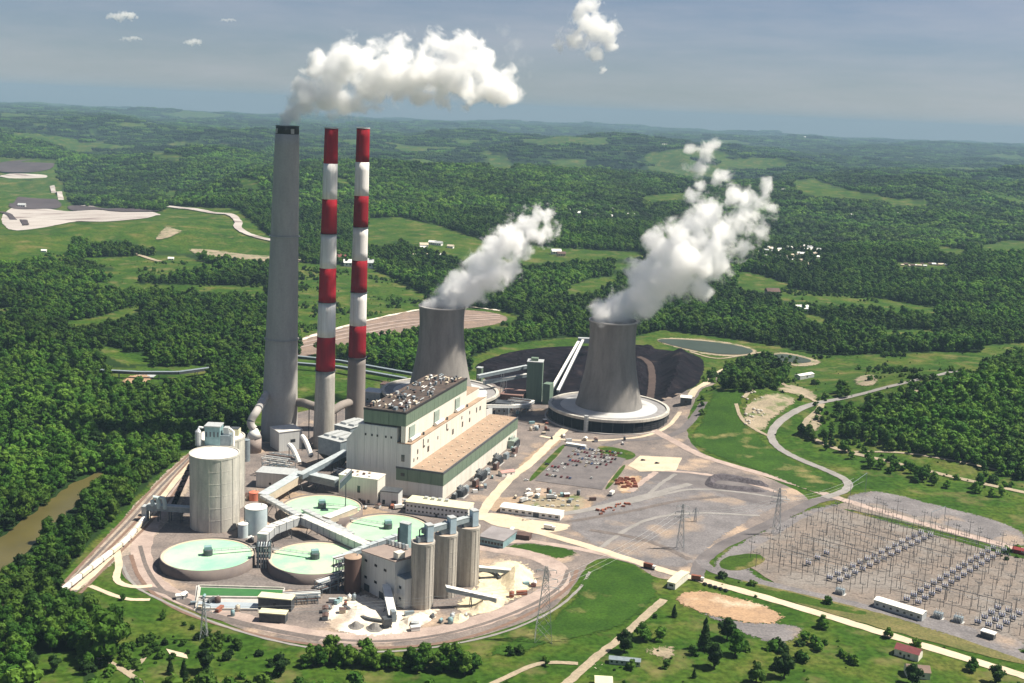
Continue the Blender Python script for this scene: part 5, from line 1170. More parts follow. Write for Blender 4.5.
mound('gypsum_pile', [(470, 606), (486, 594), (504, 596), (506, 606), (486, 614), (470, 614)], 7, 12, M_LIMEY, 'pale yellow gypsum pile at the end of the white conveyor', 'gypsum pile', z=.35, grid=3)
mound('gypsum_pile', [(494, 578), (512, 566), (534, 570), (532, 588), (508, 598)], 8, 14, M_LIMEY, 'broad pale gypsum pile inside the right bend of the haul road', 'gypsum pile', z=.35, grid=3)
mound('gypsum_pile', [(448, 618), (462, 612), (472, 618), (456, 626)], 3.5, 7, M_LIMEY, 'small pale gypsum pile below the slim silos', 'gypsum pile', z=.35, grid=3)
M_ASH = mat('grey ash', (.2, .19, .18), (.15, .145, .14), .3)
for px, py, r, lab in ((356, 627, 5.2, 'left grey ash cone on the white yard'), (375, 629, 6, 'right grey ash cone on the white yard')):
    c = G(px, py); mound('ash_pile', [(c[0] + r * math.cos(a) * (1 + .1 * math.sin(3 * a)), c[1] + r * math.sin(a)) for a in np.linspace(0, 6.28, 14)[:-1]], 4, 5, M_ASH, lab, 'ash pile', z=.4, grid=1.5, world=True)
# curved stacker booms on the gypsum
for (a, b_, c, lab) in (((478, 571), (494, 573), (500, 580), 'dark curved stacker on the gypsum behind the white conveyor'), ((345, 608), (362, 620), (390, 624), 'dark curved reclaimer rail in the limestone yard')):
    P_ = smooth_open([G(*a) + [0, 0, 2], G(*b_) + [0, 0, 2], G(*c) + [0, 0, 2]], 3); t = thing('stacker', lab, 'stacker', P_[0])
    for u_, v_ in zip(P_[:-1], P_[1:]): MB().beam(u_, v_, 2.2, 1.0).build('boom', M_STEELD, t)
    for q in P_[::3]: MB().bar((q[0], q[1], .3), q - [0, 0, 1], .3).build('leg', M_STEELD, t)
mound('gravel_berm', [(703, 487), (707, 478), (714, 475), (740, 478), (770, 485), (768, 488), (738, 482), (716, 480), (714, 486), (740, 488), (768, 491), (766, 493), (730, 491)], 3.5, 5, mat('dark berm', (.1, .09, .1), (.07, .06, .07), .1, fine=.3), 'dark ring shaped berm at the back of the gravel yard', 'berm', z=.25, grid=3)
# small plant and stores standing about the yards
def clutter(region, n, zone, group, seed, on=.3):
    r_ = random.Random(seed); xs = [q[0] for q in region]; ys = [q[1] for q in region]; done = 0; KN = {}
    while done < n:
        px, py = r_.uniform(min(xs), max(xs)), r_.uniform(min(ys), max(ys))
        if not inpoly(np.array([px]), np.array([py]), region)[0]: continue
        p = G(px, py); k = done % 4; nm = ('shipping_container', 'storage_skid', 'small_tank', 'tool_shed')[k]; ci = r_.choice([('white', M_WHITE), ('grey', M_STEELL), ('brown', M_BROWN), ('rust red', M_RUST), ('blue grey', M_STEEL), ('tan', M_BEIGE), ('dark', M_STEELD), ('pale blue', M_TEAL)])
        if (k, ci[0]) in KN: continue
        KN[(k, ci[0])] = 1
        t = thing(nm, '%s %s %s' % (ci[0], nm.replace('_', ' '), zone), nm.split('_')[-1], (p[0], p[1], on), group); t['_o'] = (0., 0., 0.); t.rotation_euler = (0, 0, r_.choice([0, .3, 1.27, 1.6]) + r_.uniform(-.1, .1)); s_ = r_.uniform(.7, 1.25); m = ci[1]
        if k == 0:
            MB().box(-3 * s_, 3 * s_, -1.25, 1.25, 0, 2.6).build('body', m, t); MB().box(3 * s_ + .01, 3 * s_ + .1, -1.1, 1.1, .2, 2.4).build('door', M_STEELD, t)
        elif k == 1:
            MB().box(-2 * s_, 2 * s_, -1.2, 1.2, 0, .5).build('base', M_STEELD, t); MB().tube([(-1.6 * s_, 0, 1.5), (1.6 * s_, 0, 1.5)], .95, 10).build('vessel', m, t)
        elif k == 2:
            MB().lathe([(1.7 * s_, 0), (1.7 * s_, 3.6), (.3, 4.4)], (0, 0, 0), 14).build('shell', m, t, True); MB().tube([(1.8 * s_, 0, 0), (1.8 * s_, 0, 4.4), (0, 0, 4.8)], .2, 5).build('pipe', M_STEELL, t)
        else:
            MB().box(-2.4 * s_, 2.4 * s_, -1.8, 1.8, 0, 2.8).build('wall', m, t)
            MB().add([(x * s_, y, z) for x in (-2.7, 2.7) for y, z in ((-2.1, 2.7), (0, 3.7), (2.1, 2.7))], [(0, 1, 4, 3), (1, 2, 5, 4), (0, 3, 5, 2), (0, 2, 1), (3, 4, 5)]).build('roof', r_.choice([M_STEELL, M_BROWN, M_WHITE]), t)
        done += 1
clutter([(262, 462), (290, 462), (300, 482), (258, 484)], 12, 'at the foot of the grey stack', 'small plant at the foot of the grey stack', 1)
clutter([(244, 492), (262, 498), (254, 545), (244, 545)], 9, 'beside the big silo and pale tanks', 'small plant beside the big silo', 2)
clutter([(160, 590), (196, 596), (330, 616), (330, 626), (230, 618), (168, 602)], 12, 'in front of the two near clarifiers', 'small plant before the near clarifiers', 3)
clutter([(330, 600), (356, 600), (356, 612), (320, 618)], 8, 'beside the brown tank in the limestone yard', 'small plant beside the brown tank', 4, .5)
clutter([(396, 612), (440, 618), (500, 606), (520, 580), (540, 580), (520, 606), (440, 632), (396, 630)], 14, 'around the limestone and gypsum piles', 'small plant around the gypsum piles', 5, .5)
clutter([(462, 500), (486, 490), (524, 450), (516, 446), (470, 484)], 12, 'between the turbine hall and the plant road', 'small plant along the turbine hall', 6)
clutter([(516, 428), (545, 420), (556, 436), (640, 440), (640, 446), (548, 442)], 18, 'along the front of the nearer cooling tower', 'small plant before the nearer cooling tower', 7)
clutter([(500, 496), (540, 490), (596, 496), (596, 504), (520, 502)], 14, 'in the dirt strip below the car park', 'small plant below the car park', 8, .5)
clutter([(400, 508), (344, 510), (340, 506), (330, 500), (400, 506)], 5, 'in front of the service block', 'small plant before the service block', 9)
clutter([(496, 396), (524, 404), (520, 414), (500, 412)], 8, 'behind the far end of the turbine hall', 'small plant behind the turbine hall', 10)
# boulders on the hillside clearing
M_ROCK = mat('pale rock', (.5, .46, .4), (.38, .35, .3), .4)
for i in range(26):
    px, py = rng.uniform(742, 766), 0; py = 402 + (766 - px) * .45 + rng.uniform(0, 16) if i < 18 else rng.uniform(392, 400)
    p = hit(px, py); r = rng.uniform(.8, 2.2); bm_ = MB(); rs = np.random.RandomState(i)
    bm_.lathe([(r * .8, -.2), (r * rs.uniform(.9, 1.1), r * .35), (r * .6, r * .8), (.05, r)], (p[0], p[1], p[2] + .3), 7)
    o = bm_.build('boulder', M_ROCK, loc=p); tag(o, 'pale boulder on the bare slope inside the winding road bend', 'boulder', 'boulders on the bare slope')

# pylons -----------------------------------------------------------------
def pylon(px, py, top, label, arms=3, wd=None, m=None):
    b = hit(px, py); h = hgt(b, top) - b[2]; wd = wd or h * .16; t = thing('pylon', label, 'pylon', b, 'lattice power pylons'); z0 = b[2]
    def w_(z): return wd * (1 - .86 * z / h)
    zs = [0, .22, .42, .58, .7, .8, .88, .95, 1.0]; q = lambda sx, sy, z: (b[0] + sx * w_(z) / 2, b[1] + sy * w_(z) / 2, z0 + z)
    R_ = .13; m = m or M_STEELL
    for sx in (-1, 1):
        for sy in (-1, 1): MB().tube([q(sx, sy, z * h) for z in zs], R_ * 1.4, 4).build('leg', m, t)
    br = MB()
    for z1, z2 in zip(zs[:-1], zs[1:]):
        z1, z2 = z1 * h, z2 * h
        for s in (-1, 1):
            br.bar(q(-1, s, z1), q(1, s, z2), R_).bar(q(1, s, z1), q(-1, s, z2), R_).bar(q(s, -1, z1), q(s, 1, z2), R_).bar(q(s, 1, z1), q(s, -1, z2), R_)
    br.build('bracing', m, t)
    for k in range(arms):
        z = h * (.7 + .12 * k); L = h * (.17 - .02 * k); a = MB()
        for s in (-1, 1): a.bar(q(0, -1, z), (b[0] + s * L, b[1], z0 + z + .3), R_).bar(q(0, 1, z), (b[0] + s * L, b[1], z0 + z + .3), R_).bar(q(0, 0, z + h * .04), (b[0] + s * L, b[1], z0 + z + .3), R_)
        a.build('crossarm', m, t)
        for s in (-1, 1): MB().lathe([(.12, 0), (.25, 1), (.12, 2.2)], (b[0] + s * L, b[1], z0 + z - 2), 6).build('insulator', M_STEELL, t)
    return b, h
pylon(204, 640, 598, 'lattice pylon on the grass slope before the settling basins')
pylon(543, 640, 566, 'tall lattice pylon straddling the haul loop and the green lawn', wd=11)
pylon(680, 549, 504, 'grey pylon in the middle of the gravel yard')
pylon(776, 535, 488, 'pylon at the left corner of the substation')
pylon(695, 522, 507, 'short pylon behind the gravel yard', arms=2)
PYL = {}
# H frame
def hframe(a, b_, h, label):
    A, B = hit(*a), hit(*b_); t = thing('line_gantry', label, 'gantry', A, 'line gantries')
    for q in (A, B): MB().bar(q, q + [0, 0, h], .22).build('post', M_STEEL, t)
    MB().bar(A + [0, 0, h], B + [0, 0, h], .2).build('beam', M_STEEL, t)
hframe((849, 506), (865, 494), 20, 'H shaped line gantry at the end of the winding road')
hframe((930, 528), (944, 522), 14, 'line gantry beside the road above the substation')

# substation ---------------------------------------------------------------
SA, SB, SD = G(790, 576), G(905, 606), G(850, 512)
sx, sy = SB - SA, SD - SA; sx = sx / np.linalg.norm(sx); sy = sy / np.linalg.norm(sy)
protoM = None; k = 0
SUBPX = [(744, 562), (800, 526), (846, 508), (880, 511), (960, 534), (1024, 552), (1060, 570), (1060, 650), (990, 630), (900, 606), (830, 594), (776, 578)]
mast_cols = [(745 + i * 13.5) for i in range(22)]
masts = []
for ui in range(-10, 44):
    for vi in range(-7, 18):
        p = SA + sx * (ui * 9.0) + sy * (vi * 15.0) + np.array([rng.uniform(-1, 1), rng.uniform(-1, 1), 0])
        pp = proj([p[0], p[1], 0])
        if inpoly(np.array([pp[0]]), np.array([pp[1]]), SUBPX)[0] and rng.random() < .9: masts.append((p, ui, vi, pp))
M_MAST = mat('dull substation steel', (.19, .18, .18), (.13, .125, .125), .3, rough=.6)
def mk_mast(h, arm):
    t = thing('substation_mast', 'x', 'mast', (0, 0, 0))
    MB().tube([(0, 0, 0), (0, 0, h * .6), (0, 0, h)], [.22, .19, .1], 5).build('post', M_MAST, t)
    MB().box(-arm, arm, -.14, .14, h * .8, h * .8 + .3).build('crossarm', M_MAST, t)
    for s in (-.85, 0, .85): MB().lathe([(.1, 0), (.22, .5), (.1, 1.3)], (s * arm, 0, h * .8 + .3), 5).build('insulator', M_STEEL, t)
    return t
protos = [mk_mast(h, a) for h, a in ((12, 2.2), (16, 2.6), (9, 1.8), (14, 3.0))]; used = [False] * 4
A_ = math.atan2(sx[1], sx[0])
rng.shuffle(masts); masts = masts[:290]; vis_ = sorted(set(m[2] for m in masts), reverse=True); seen_ = {}
for p, ui, vi, pp in sorted(masts, key=lambda m: m[3][0]):
    ri = vis_.index(vi); seen_[ri] = seen_.get(ri, 0) + 1
    k = (ui * 3 + vi * 5) % 4
    o = protos[k] if not used[k] else copy_tree(protos[k]); used[k] = True
    tag(o, '%s steel mast, %s from the left in the %s substation row' % (('medium', 'tall', 'short', 'wide armed')[k], nth(seen_[ri] - 1), nth(ri)), 'mast', 'substation masts')
    o.location = tuple(p + np.array([0, 0, .25])); o.rotation_euler = (0, 0, A_)
def mk_breaker():
    t = thing('circuit_breaker', 'x', 'circuit breaker', (0, 0, 0))
    MB().box(-2.4, 2.4, -.7, .7, 1.2, 2.0).build('frame', M_STEELD, t)
    for x in (-2, 0, 2): 
        MB().lathe([(.5, 2), (.75, 2.4), (.75, 4.2), (.3, 4.6)], (x, 0, 0), 8).build('tank', mat('pale blue breaker tank', (.5, .53, .66), (.4, .43, .56), .5), t)
        MB().tube([(x, 0, 4.5), (x - .3, -1.2, 6.6)], .28, 6).build('bushing', M_WHITE, t); MB().tube([(x, 0, 4.5), (x + .3, 1.2, 6.6)], .28, 6).build('bushing', M_WHITE, t)
    for x in (-2, 2): MB().bar((x, 0, 0), (x, 0, 1.2), .25).build('leg', M_STEELD, t)
    return t
pb = mk_breaker(); first = True
def row(a, b_, n, lab, spread):
    nm_ = {1: ('',), 2: ('left', 'right'), 3: ('left', 'middle', 'right')}[len(spread)]
    global first
    A, B = G(*a), G(*b_)
    for i in range(n):
        for si, s in enumerate(spread):
            o = pb if first else copy_tree(pb); first = False
            p = A + (B - A) * (i / max(n - 1, 1)) + sx * s + np.array([0, 0, .3]); o.location = tuple(p); o.rotation_euler = (0, 0, A_ + rng.uniform(-.1, .1)); o.scale = (.8, .8, .85)
            tag(o, lab % (nth(i), (' ' + nm_[si] if nm_[si] else '')), 'circuit breaker', 'white and blue circuit breakers')
row((834, 582), (925, 537), 14, 'circuit breaker, %s from the near end,%s side of the left diagonal row', (-3.5, 4))
row((912, 604), (998, 552), 15, 'circuit breaker, %s from the near end,%s side of the middle diagonal row', (-4, 4))
row((988, 628), (1008, 614), 4, 'circuit breaker, %s from the near end in the%s column of the right hand cluster', (-7, 0, 7))
row((808, 566), (826, 556), 3, 'circuit breaker, %s from the near end%s in the small left corner group', (0,))
for i, (px, py, lab) in enumerate(((840, 594, 'grey power transformer at the left end of the substation road'), (938, 618, 'grey power transformer right of the long control building'), (958, 622, 'second grey power transformer right of the long control building'))):
    p = G(px, py); f = Frame((p[0], p[1], 0), sx); t = thing('power_transformer', lab, 'transformer', p)
    MB().box(-3, 3, -1.8, 1.8, .5, 4.2, f).build('tank', M_STEEL, t); MB().box(-4, 4, -2.6, 2.6, .1, .5, f).build('plinth', M_CONC, t)
    for j in range(6): MB().box(-2.8 + j, -2.5 + j, -3.0, -1.9, .8, 3.8, f).build('radiator_fin', M_STEELL, t)
    for j in range(3): MB().lathe([(.35, 0), (.25, 1), (.35, 1.2), (.2, 2.4)], f.p(-1.8 + j * 1.8, 0, 4.2), 7).build('bushing', M_WHITE, t)
def power_line(a, ha, b_, hb, label):
    A, B = hit(*a), hit(*b_); A = A + [0, 0, ha]; B = B + [0, 0, hb]; t = thing('power_line', label, 'power line', A); d = B - A; n = np.array([-d[1], d[0], 0]); n /= np.linalg.norm(n)
    for s in (-5, 0, 5): MB().tube([A + n * s + d * u_ + np.array([0, 0, -18 * u_ * (1 - u_)]) for u_ in np.linspace(0, 1, 14)], .07, 4, False).build('wire', M_STEELL, t)
power_line((680, 549), 30, (776, 535), 30, 'power line wires from the gravel yard pylon to the substation corner pylon')
power_line((680, 549), 30, (543, 640), 36, 'power line wires from the gravel yard pylon to the tall haul loop pylon')
power_line((776, 535), 30, (857, 500), 19, 'power line wires from the substation corner pylon to the line gantry')
power_line((543, 640), 36, (204, 640), 20, 'power line wires crossing above the haul loop and settling basins')
# busbar gantries
for i, (a, b_) in enumerate((((800, 548), (890, 572)), ((826, 536), (950, 568)), ((850, 522), (1000, 560)), ((780, 562), (860, 584)), ((900, 590), (1010, 618)))):
    A, B = G(*a), G(*b_); t = thing('busbar_gantry', '%s long busbar gantry from the left in the substation' % ORD[i], 'gantry', A, 'busbar gantries'); n = 7
    for j in range(n + 1): q = A + (B - A) * j / n; MB().bar(q, q + [0, 0, 11], .25).build('post', M_MAST, t)
    MB().bar(A + [0, 0, 11], B + [0, 0, 11], .28).build('beam', M_MAST, t); MB().bar(A + [0, 0, 8.5], B + [0, 0, 8.5], .14).build('busbar', M_STEELL, t)

# far buildings: village, farms ----------------------------------------------
HM = {}
def house(px, py, s, wall, roof, label, cat='house', group=None, ang=None):
    p = hit(px, py); key = (wall.name, roof.name)
    if key not in HM:
        t = thing('house', label, cat, (0, 0, 0), group)
        MB().box(-6, 6, -4, 4, -4, 4).build('wall', wall, t)
        P = [(x, y, z) for x in (-6.6, 6.6) for y, z in ((-4.6, 3.8), (0, 6.8), (4.6, 3.8))]
        MB().add(P, [(0, 1, 4, 3), (1, 2, 5, 4), (0, 3, 5, 2), (0, 2, 1), (3, 4, 5)]).build('roof', roof, t)
        for x in (-3.5, 0, 3.5): MB().box(x - .7, x + .7, -4.1, -3.98, 1.2, 2.8).build('window', M_GLASS, t)
        HM[key] = t
    else: t = copy_tree(HM[key]); tag(t, label, cat, group)
    t.location = tuple(p); t.rotation_euler = (0, 0, ang if ang is not None else rng.uniform(-.6, .6)); t.scale = (s,) * 3; return t
WH, BR, GR, RD = M_WHITE, M_BROWN, M_STEELL, mat('dark red roof', (.2, .07, .06), (.15, .05, .05), .4)
for i in range(84):
    u_ = rng.random(); px = 752 + u_ * 76 + rng.uniform(-2, 2); py = rng.choice([246, 249, 252, 255, 258, 261, 264, 267]) + rng.uniform(-1.5, 1.5) - u_ * 1
    roof = rng.choice([WH, GR, GR, BR, M_BEIGE, M_BEIGE]); nmr = {WH.name: 'white', GR.name: 'grey', BR.name: 'brown', M_BEIGE.name: 'tan'}[roof.name]
    house(px, py, rng.uniform(.6, 1.25), rng.choice([WH, M_BEIGE]), roof, 'house with %s roof in the village right of the bigger steam plume' % nmr, group='village houses')
for i in range(14): house(902 + i * 3.4 + rng.uniform(-1, 1), 265.5 + rng.uniform(-1.2, 1.2), rng.uniform(.5, .9), M_BEIGE, rng.choice([GR, GR, BR, M_BEIGE]), 'pale house in the row among the woods right of the village', group='houses among the right hand woods')
for i in range(12): house(422 + rng.uniform(-6, 30), 253 + rng.uniform(-9, 12), rng.uniform(1.0, 1.6), WH, rng.choice([WH, GR, M_BEIGE]), 'farm building in the clump of trees behind the farther cooling tower', group='farm buildings behind the farther cooling tower')
for i in range(8): house(560 + rng.uniform(0, 80), 215 + rng.uniform(-4, 8), rng.uniform(1.2, 1.8), WH, WH, 'tiny white house in the far woods left of the bigger plume', group='far white houses')
for px, py, s, rf, lab in ((772, 295, 2, BR, 'brown roofed house at the end of the green field'), (801, 312, 1.9, WH, 'white roofed house on the knoll below the long green field'), (797, 272, 1.3, WH, 'bright white roofed barn at the lower edge of the village'),
        (852, 217, 1.6, WH, 'white barn in the woods below the far meadow'), (898, 215, 1.3, WH, 'white house right of the far meadow'), (804, 138, 4, WH, 'tiny bright white building near the right horizon'), (665, 147, 3.5, WH, 'tiny white building on the far ridge'),
        (556, 254, 1.7, WH, 'white farmhouse left of the bigger plume in the meadow'), (561, 256, 1.5, BR, 'brown barn beside the meadow farmhouse'), (783, 192, 1.8, WH, 'white house at the left of the far meadow'), (44, 252, .8, WH, 'small white shed in the left meadow'), (171, 260, .9, WH, 'small white shed by the hedge in the left meadow'),
        (365, 267, 2.6, GR, 'grey mine building right of the banded stacks'), (340, 262, 2.4, RD, 'red roofed mine building between the banded stacks'), (350, 266, 2, WH, 'white mine building between the banded stacks'), (22, 207, 1.6, GR, 'grey shed on the landfill')):
    house(px, py, s, M_BEIGE if rf is BR else WH, rf, lab, 'house' if 'house' in lab else 'building', ang=.2)

# ================================================================ TREES
def leaf_mat(name, cols, rnd):
    m = bpy.data.materials.new(name); m.use_nodes = True; t = m.node_tree; N = t.nodes; L = t.links; b = N['Principled BSDF']
    b.inputs['Roughness'].default_value = .7; b.inputs['Specular IOR Level'].default_value = .15
    oi = N.new('ShaderNodeObjectInfo'); r = N.new('ShaderNodeValToRGB')
    while len(r.color_ramp.elements) < len(cols): r.color_ramp.elements.new(.5)
    for i, (e, c) in enumerate(zip(r.color_ramp.elements, cols)): e.position = i / (len(cols) - 1); e.color = (*c, 1)
    L.new(oi.outputs['Random'], r.inputs[0])
    tc = N.new('ShaderNodeTexCoord'); n = N.new('ShaderNodeTexNoise'); n.inputs['Scale'].default_value = .35; n.inputs['Detail'].default_value = 3
    L.new(tc.outputs['Object'], n.inputs['Vector'])
    ma = N.new('ShaderNodeMapRange'); ma.inputs['From Min'].default_value = .3; ma.inputs['From Max'].default_value = .7; ma.inputs['To Min'].default_value = 1 - rnd; ma.inputs['To Max'].default_value = 1 + rnd
    L.new(n.outputs['Fac'], ma.inputs['Value'])
    # stands of different age and species, in patches over the land
    geo = N.new('ShaderNodeNewGeometry'); n2 = N.new('ShaderNodeTexNoise'); n2.inputs['Scale'].default_value = .006; n2.inputs['Detail'].default_value = 4
    L.new(geo.outputs['Position'], n2.inputs['Vector'])
    mb = N.new('ShaderNodeMapRange'); mb.inputs['From Min'].default_value = .35; mb.inputs['From Max'].default_value = .65; mb.inputs['To Min'].default_value = .6; mb.inputs['To Max'].default_value = 1.5
    L.new(n2.outputs['Fac'], mb.inputs['Value'])
    n4 = N.new('ShaderNodeTexNoise'); n4.inputs['Scale'].default_value = .0011; n4.inputs['Detail'].default_value = 3; L.new(geo.outputs['Position'], n4.inputs['Vector'])
    mc = N.new('ShaderNodeMapRange'); mc.inputs['From Min'].default_value = .38; mc.inputs['From Max'].default_value = .62; mc.inputs['To Min'].default_value = .7; mc.inputs['To Max'].default_value = 1.25; L.new(n4.outputs['Fac'], mc.inputs['Value'])
    m5 = N.new('ShaderNodeMath'); m5.operation = 'MULTIPLY'; L.new(mb.outputs[0], m5.inputs[0]); L.new(mc.outputs[0], m5.inputs[1])
    mu = N.new('ShaderNodeMath'); mu.operation = 'MULTIPLY'; L.new(ma.outputs[0], mu.inputs[0]); L.new(m5.outputs[0], mu.inputs[1])
    hs = N.new('ShaderNodeHueSaturation'); L.new(r.outputs[0], hs.inputs['Color']); L.new(mu.outputs[0], hs.inputs['Value'])
    L.new(hs.outputs[0], b.inputs['Base Color'])
    tr = N.new('ShaderNodeBsdfTranslucent'); L.new(hs.outputs[0], tr.inputs['Color']); ms = N.new('ShaderNodeMixShader'); ms.inputs[0].default_value = .3
    L.new(b.outputs[0], ms.inputs[1]); L.new(tr.outputs[0], ms.inputs[2]); L.new(ms.outputs[0], N['Material Output'].inputs['Surface']); return m
M_LEAF = leaf_mat('broadleaf foliage', [(.022, .07, .007), (.04, .11, .01), (.06, .142, .013), (.092, .17, .02), (.045, .106, .012)], .3)
M_DARKLEAF = leaf_mat('dark foliage', [(.014, .038, .007), (.022, .054, .009)], .3)
M_BARK = mat('bark', (.09, .07, .05), (.06, .045, .035), .8)
ICO = None
def ico():
    global ICO
    if ICO is None:
        bm = bmesh.new(); bmesh.ops.create_icosphere(bm, subdivisions=1, radius=1); bm.verts.ensure_lookup_table()
        ICO = (np.array([v.co[:] for v in bm.verts]), [tuple(v.index for v in f.verts) for f in bm.faces]); bm.free()
    return ICO
def crown(seed, H, R_, nl, leaf, conifer=False, base=.04):
    rs = np.random.RandomState(seed); mb = MB(); lumps = []
    if conifer:
        for k in range(9):
            s = k / 8; lumps.append((np.array([rs.uniform(-.1, .1) * R_, rs.uniform(-.1, .1) * R_, H * (.14 + .8 * s)]), max(.12, (1 - s) ** .85) * R_, H * .09))
    else:
        n = rs.randint(7, 11)
        for k in range(n):
            a = rs.uniform(0, 6.28); q = math.sqrt(rs.uniform(0, 1)) * R_ * .62; z = rs.uniform(base + .14, .82) * H
            q *= 1.1 - .8 * max(0, (z / H - .55)) ; r = rs.uniform(.3, .46) * R_
            lumps.append((np.array([q * math.cos(a), q * math.sin(a), z]), r, r * rs.uniform(.75, 1.0)))
        lumps.append((np.array([0, 0, H * .84]), R_ * .38, R_ * .34)); lumps.append((np.array([0, 0, H * .55]), R_ * .6, H * .22))
    V, Fc = ico()
    for c, r, rz in lumps:
        mb.add(V * rs.uniform(.84, 1.0, (len(V), 1)) * np.array([r, r, rz]) + c, Fc)
    for i in range(nl):
        c, r, rz = lumps[rs.randint(len(lumps))]; d = rs.normal(size=3); d[2] = d[2] * .8 + .25; d /= np.linalg.norm(d)
        p = c + d * np.array([r, r, rz]) * rs.uniform(.82, 1.16); nn = d + rs.normal(size=3) * .3; nn /= np.linalg.norm(nn)
        a = np.cross(nn, rs.normal(size=3)); a /= np.linalg.norm(a); b = np.cross(nn, a); s = leaf * rs.uniform(.55, 1.2)
        mb.add([p - a * s, p - b * s * .6, p + a * s, p + b * s * .6], [(0, 1, 2, 3)])
    return mb
def trunk(seed, H, R_):
    rs = np.random.RandomState(seed); mb = MB(); r = .022 * H + .1
    mb.tube([(0, 0, -1.2), (0, 0, H * .2), (rs.uniform(-.3, .3), rs.uniform(-.3, .3), H * .45), (0, 0, H * .75)], [r * 1.35, r, r * .7, r * .2], 6)
    for k in range(4):
        a = k * 1.57 + rs.uniform(-.4, .4); mb.tube([(0, 0, H * (.26 + .06 * k)), (math.cos(a) * R_ * .4, math.sin(a) * R_ * .4, H * (.48 + .05 * k)), (math.cos(a) * R_ * .65, math.sin(a) * R_ * .65, H * (.58 + .05 * k))], [r * .5, r * .3, r * .1], 5)
    return mb
# near trees: crown and trunk are objects of their own
NEAR = []
def mesh_of(mb, name, mats):
    me = bpy.data.meshes.new(name); me.from_pydata(mb.v, [], mb.f); me.update()
    for m in mats: me.materials.append(m)
    return me
SPEC = [(13, 6.2), (15, 6.8), (12, 5.4), (16, 6.4), (11, 5.8), (14, 5.2)]
for i, (H, R_) in enumerate(SPEC): NEAR.append((mesh_of(crown(i + 1, H, R_, 620, .95), 'crown', [M_LEAF]), mesh_of(trunk(i + 1, H, R_), 'trunk', [M_BARK]), H, R_))
CONI = (mesh_of(crown(40, 14, 3.6, 620, .8, True), 'crown', [M_DARKLEAF]), mesh_of(trunk(40, 14, 1.2), 'trunk', [M_BARK]), 14, 3.6)
DARK = (mesh_of(crown(41, 14, 6, 620, .95), 'crown', [M_DARKLEAF]), mesh_of(trunk(41, 14, 6), 'trunk', [M_BARK]), 14, 6)
BUSH = (mesh_of(crown(42, 5, 3.6, 260, .6, base=-.05), 'crown', [M_LEAF]), mesh_of(trunk(42, 4, 2), 'trunk', [M_BARK]), 5, 3.6)
def plant(proto, p, s, rz, name, label, cat, group=None):
    t = thing(name, label, cat, p, group); t.rotation_euler = (0, 0, rz); t.scale = (s, s, s * random.Random(int(p[0] * 97 + p[1])).uniform(.9, 1.12))
    for me, nm in ((proto[0], 'crown'), (proto[1], 'trunk')):
        o = bpy.data.objects.new(nm, me); C.objects.link(o); o.parent = t
    return t
HAND = [  # (px, py of foot, height px, kind, label)
    (704, 649, 28, 'c', 'dark pointed conifer in the foreground meadow left of the round tree pair'), (674, 617, 13, 'c', 'small dark conifer at the edge of the gravel turnaround'),
    (727, 640, 24, 'd', 'dark round tree at the edge of the gravel turnaround'), (735, 655, 26, 'b', 'light green round tree just right of the pointed conifer'), (714, 668, 24, 'd', 'dark tree below the pointed conifer'),
    (693, 655, 9, 's', 'small dark shrub left of the pointed conifer'), (756, 684, 20, 'b', 'leafy tree at the bottom edge right of the conifer'), (784, 678, 24, 'd', 'dark leaning tree near the bottom edge in the right meadow'),
    (822, 628, 14, 'b', 'round tree right beside the pale entrance road'), (912, 684, 22, 'd', 'dark tree hiding the grey roofed house'), (972, 671, 14, 'b', 'round tree by the drive right of the red roofed house'), (996, 684, 22, 'd', 'dark tree at the lower right corner by the road'),
    (694, 678, 10, 'c', 'tiny dark conifer near the bottom edge'), (666, 668, 8, 's', 'low dark shrub in the dry patch'), (642, 640, 20, 'b', 'bright round tree above the mobile home'), (624, 652, 22, 'd', 'dark tree left of the mobile home'), (660, 640, 12, 's', 'small shrub right of the mobile home'),
    (110, 661, 46, 'b', 'biggest leafy tree in the lower left meadow'), (205, 672, 24, 'd', 'dark conical tree in the grass below the pylon'), (184, 680, 20, 'c', 'pair member of the small conifers, the right one by the bare pad'), (170, 674, 16, 'c', 'pair member of the small conifers, the left one by the bare pad'),
    (54, 672, 18, 'd', 'small dark tree in the lower left clearing'), (32, 672, 22, 'd', 'dark tree at the lower left clearing edge'), (154, 652, 10, 's', 'shrub beside the forked dirt path'), (280, 676, 24, 'd', 'dark tree at the bottom edge left of the middle'),
    (828, 604, 8, 's', 'shrub on the strip beside the substation'), (888, 638, 11, 'b', 'tree on the strip beside the red roofed house'), (916, 648, 9, 's', 'shrub right behind the red roofed house'), (804, 642, 10, 's', 'broad shrub on the rough grass below the gravel turnaround'),
]
hand_px = []
for (px, py, hp, kd, lab) in HAND:
    p = hit(px, py); pr = {'c': CONI, 'd': DARK, 'b': NEAR[(px * 7) % 6], 's': BUSH}[kd]; h = hp * mpp(p) * 1.05
    plant(pr, p, h / pr[2], px, {'c': 'conifer', 'd': 'broadleaf_tree', 'b': 'broadleaf_tree', 's': 'shrub'}[kd], lab, {'c': 'conifer', 's': 'shrub'}.get(kd, 'tree')); hand_px.append((px, py))
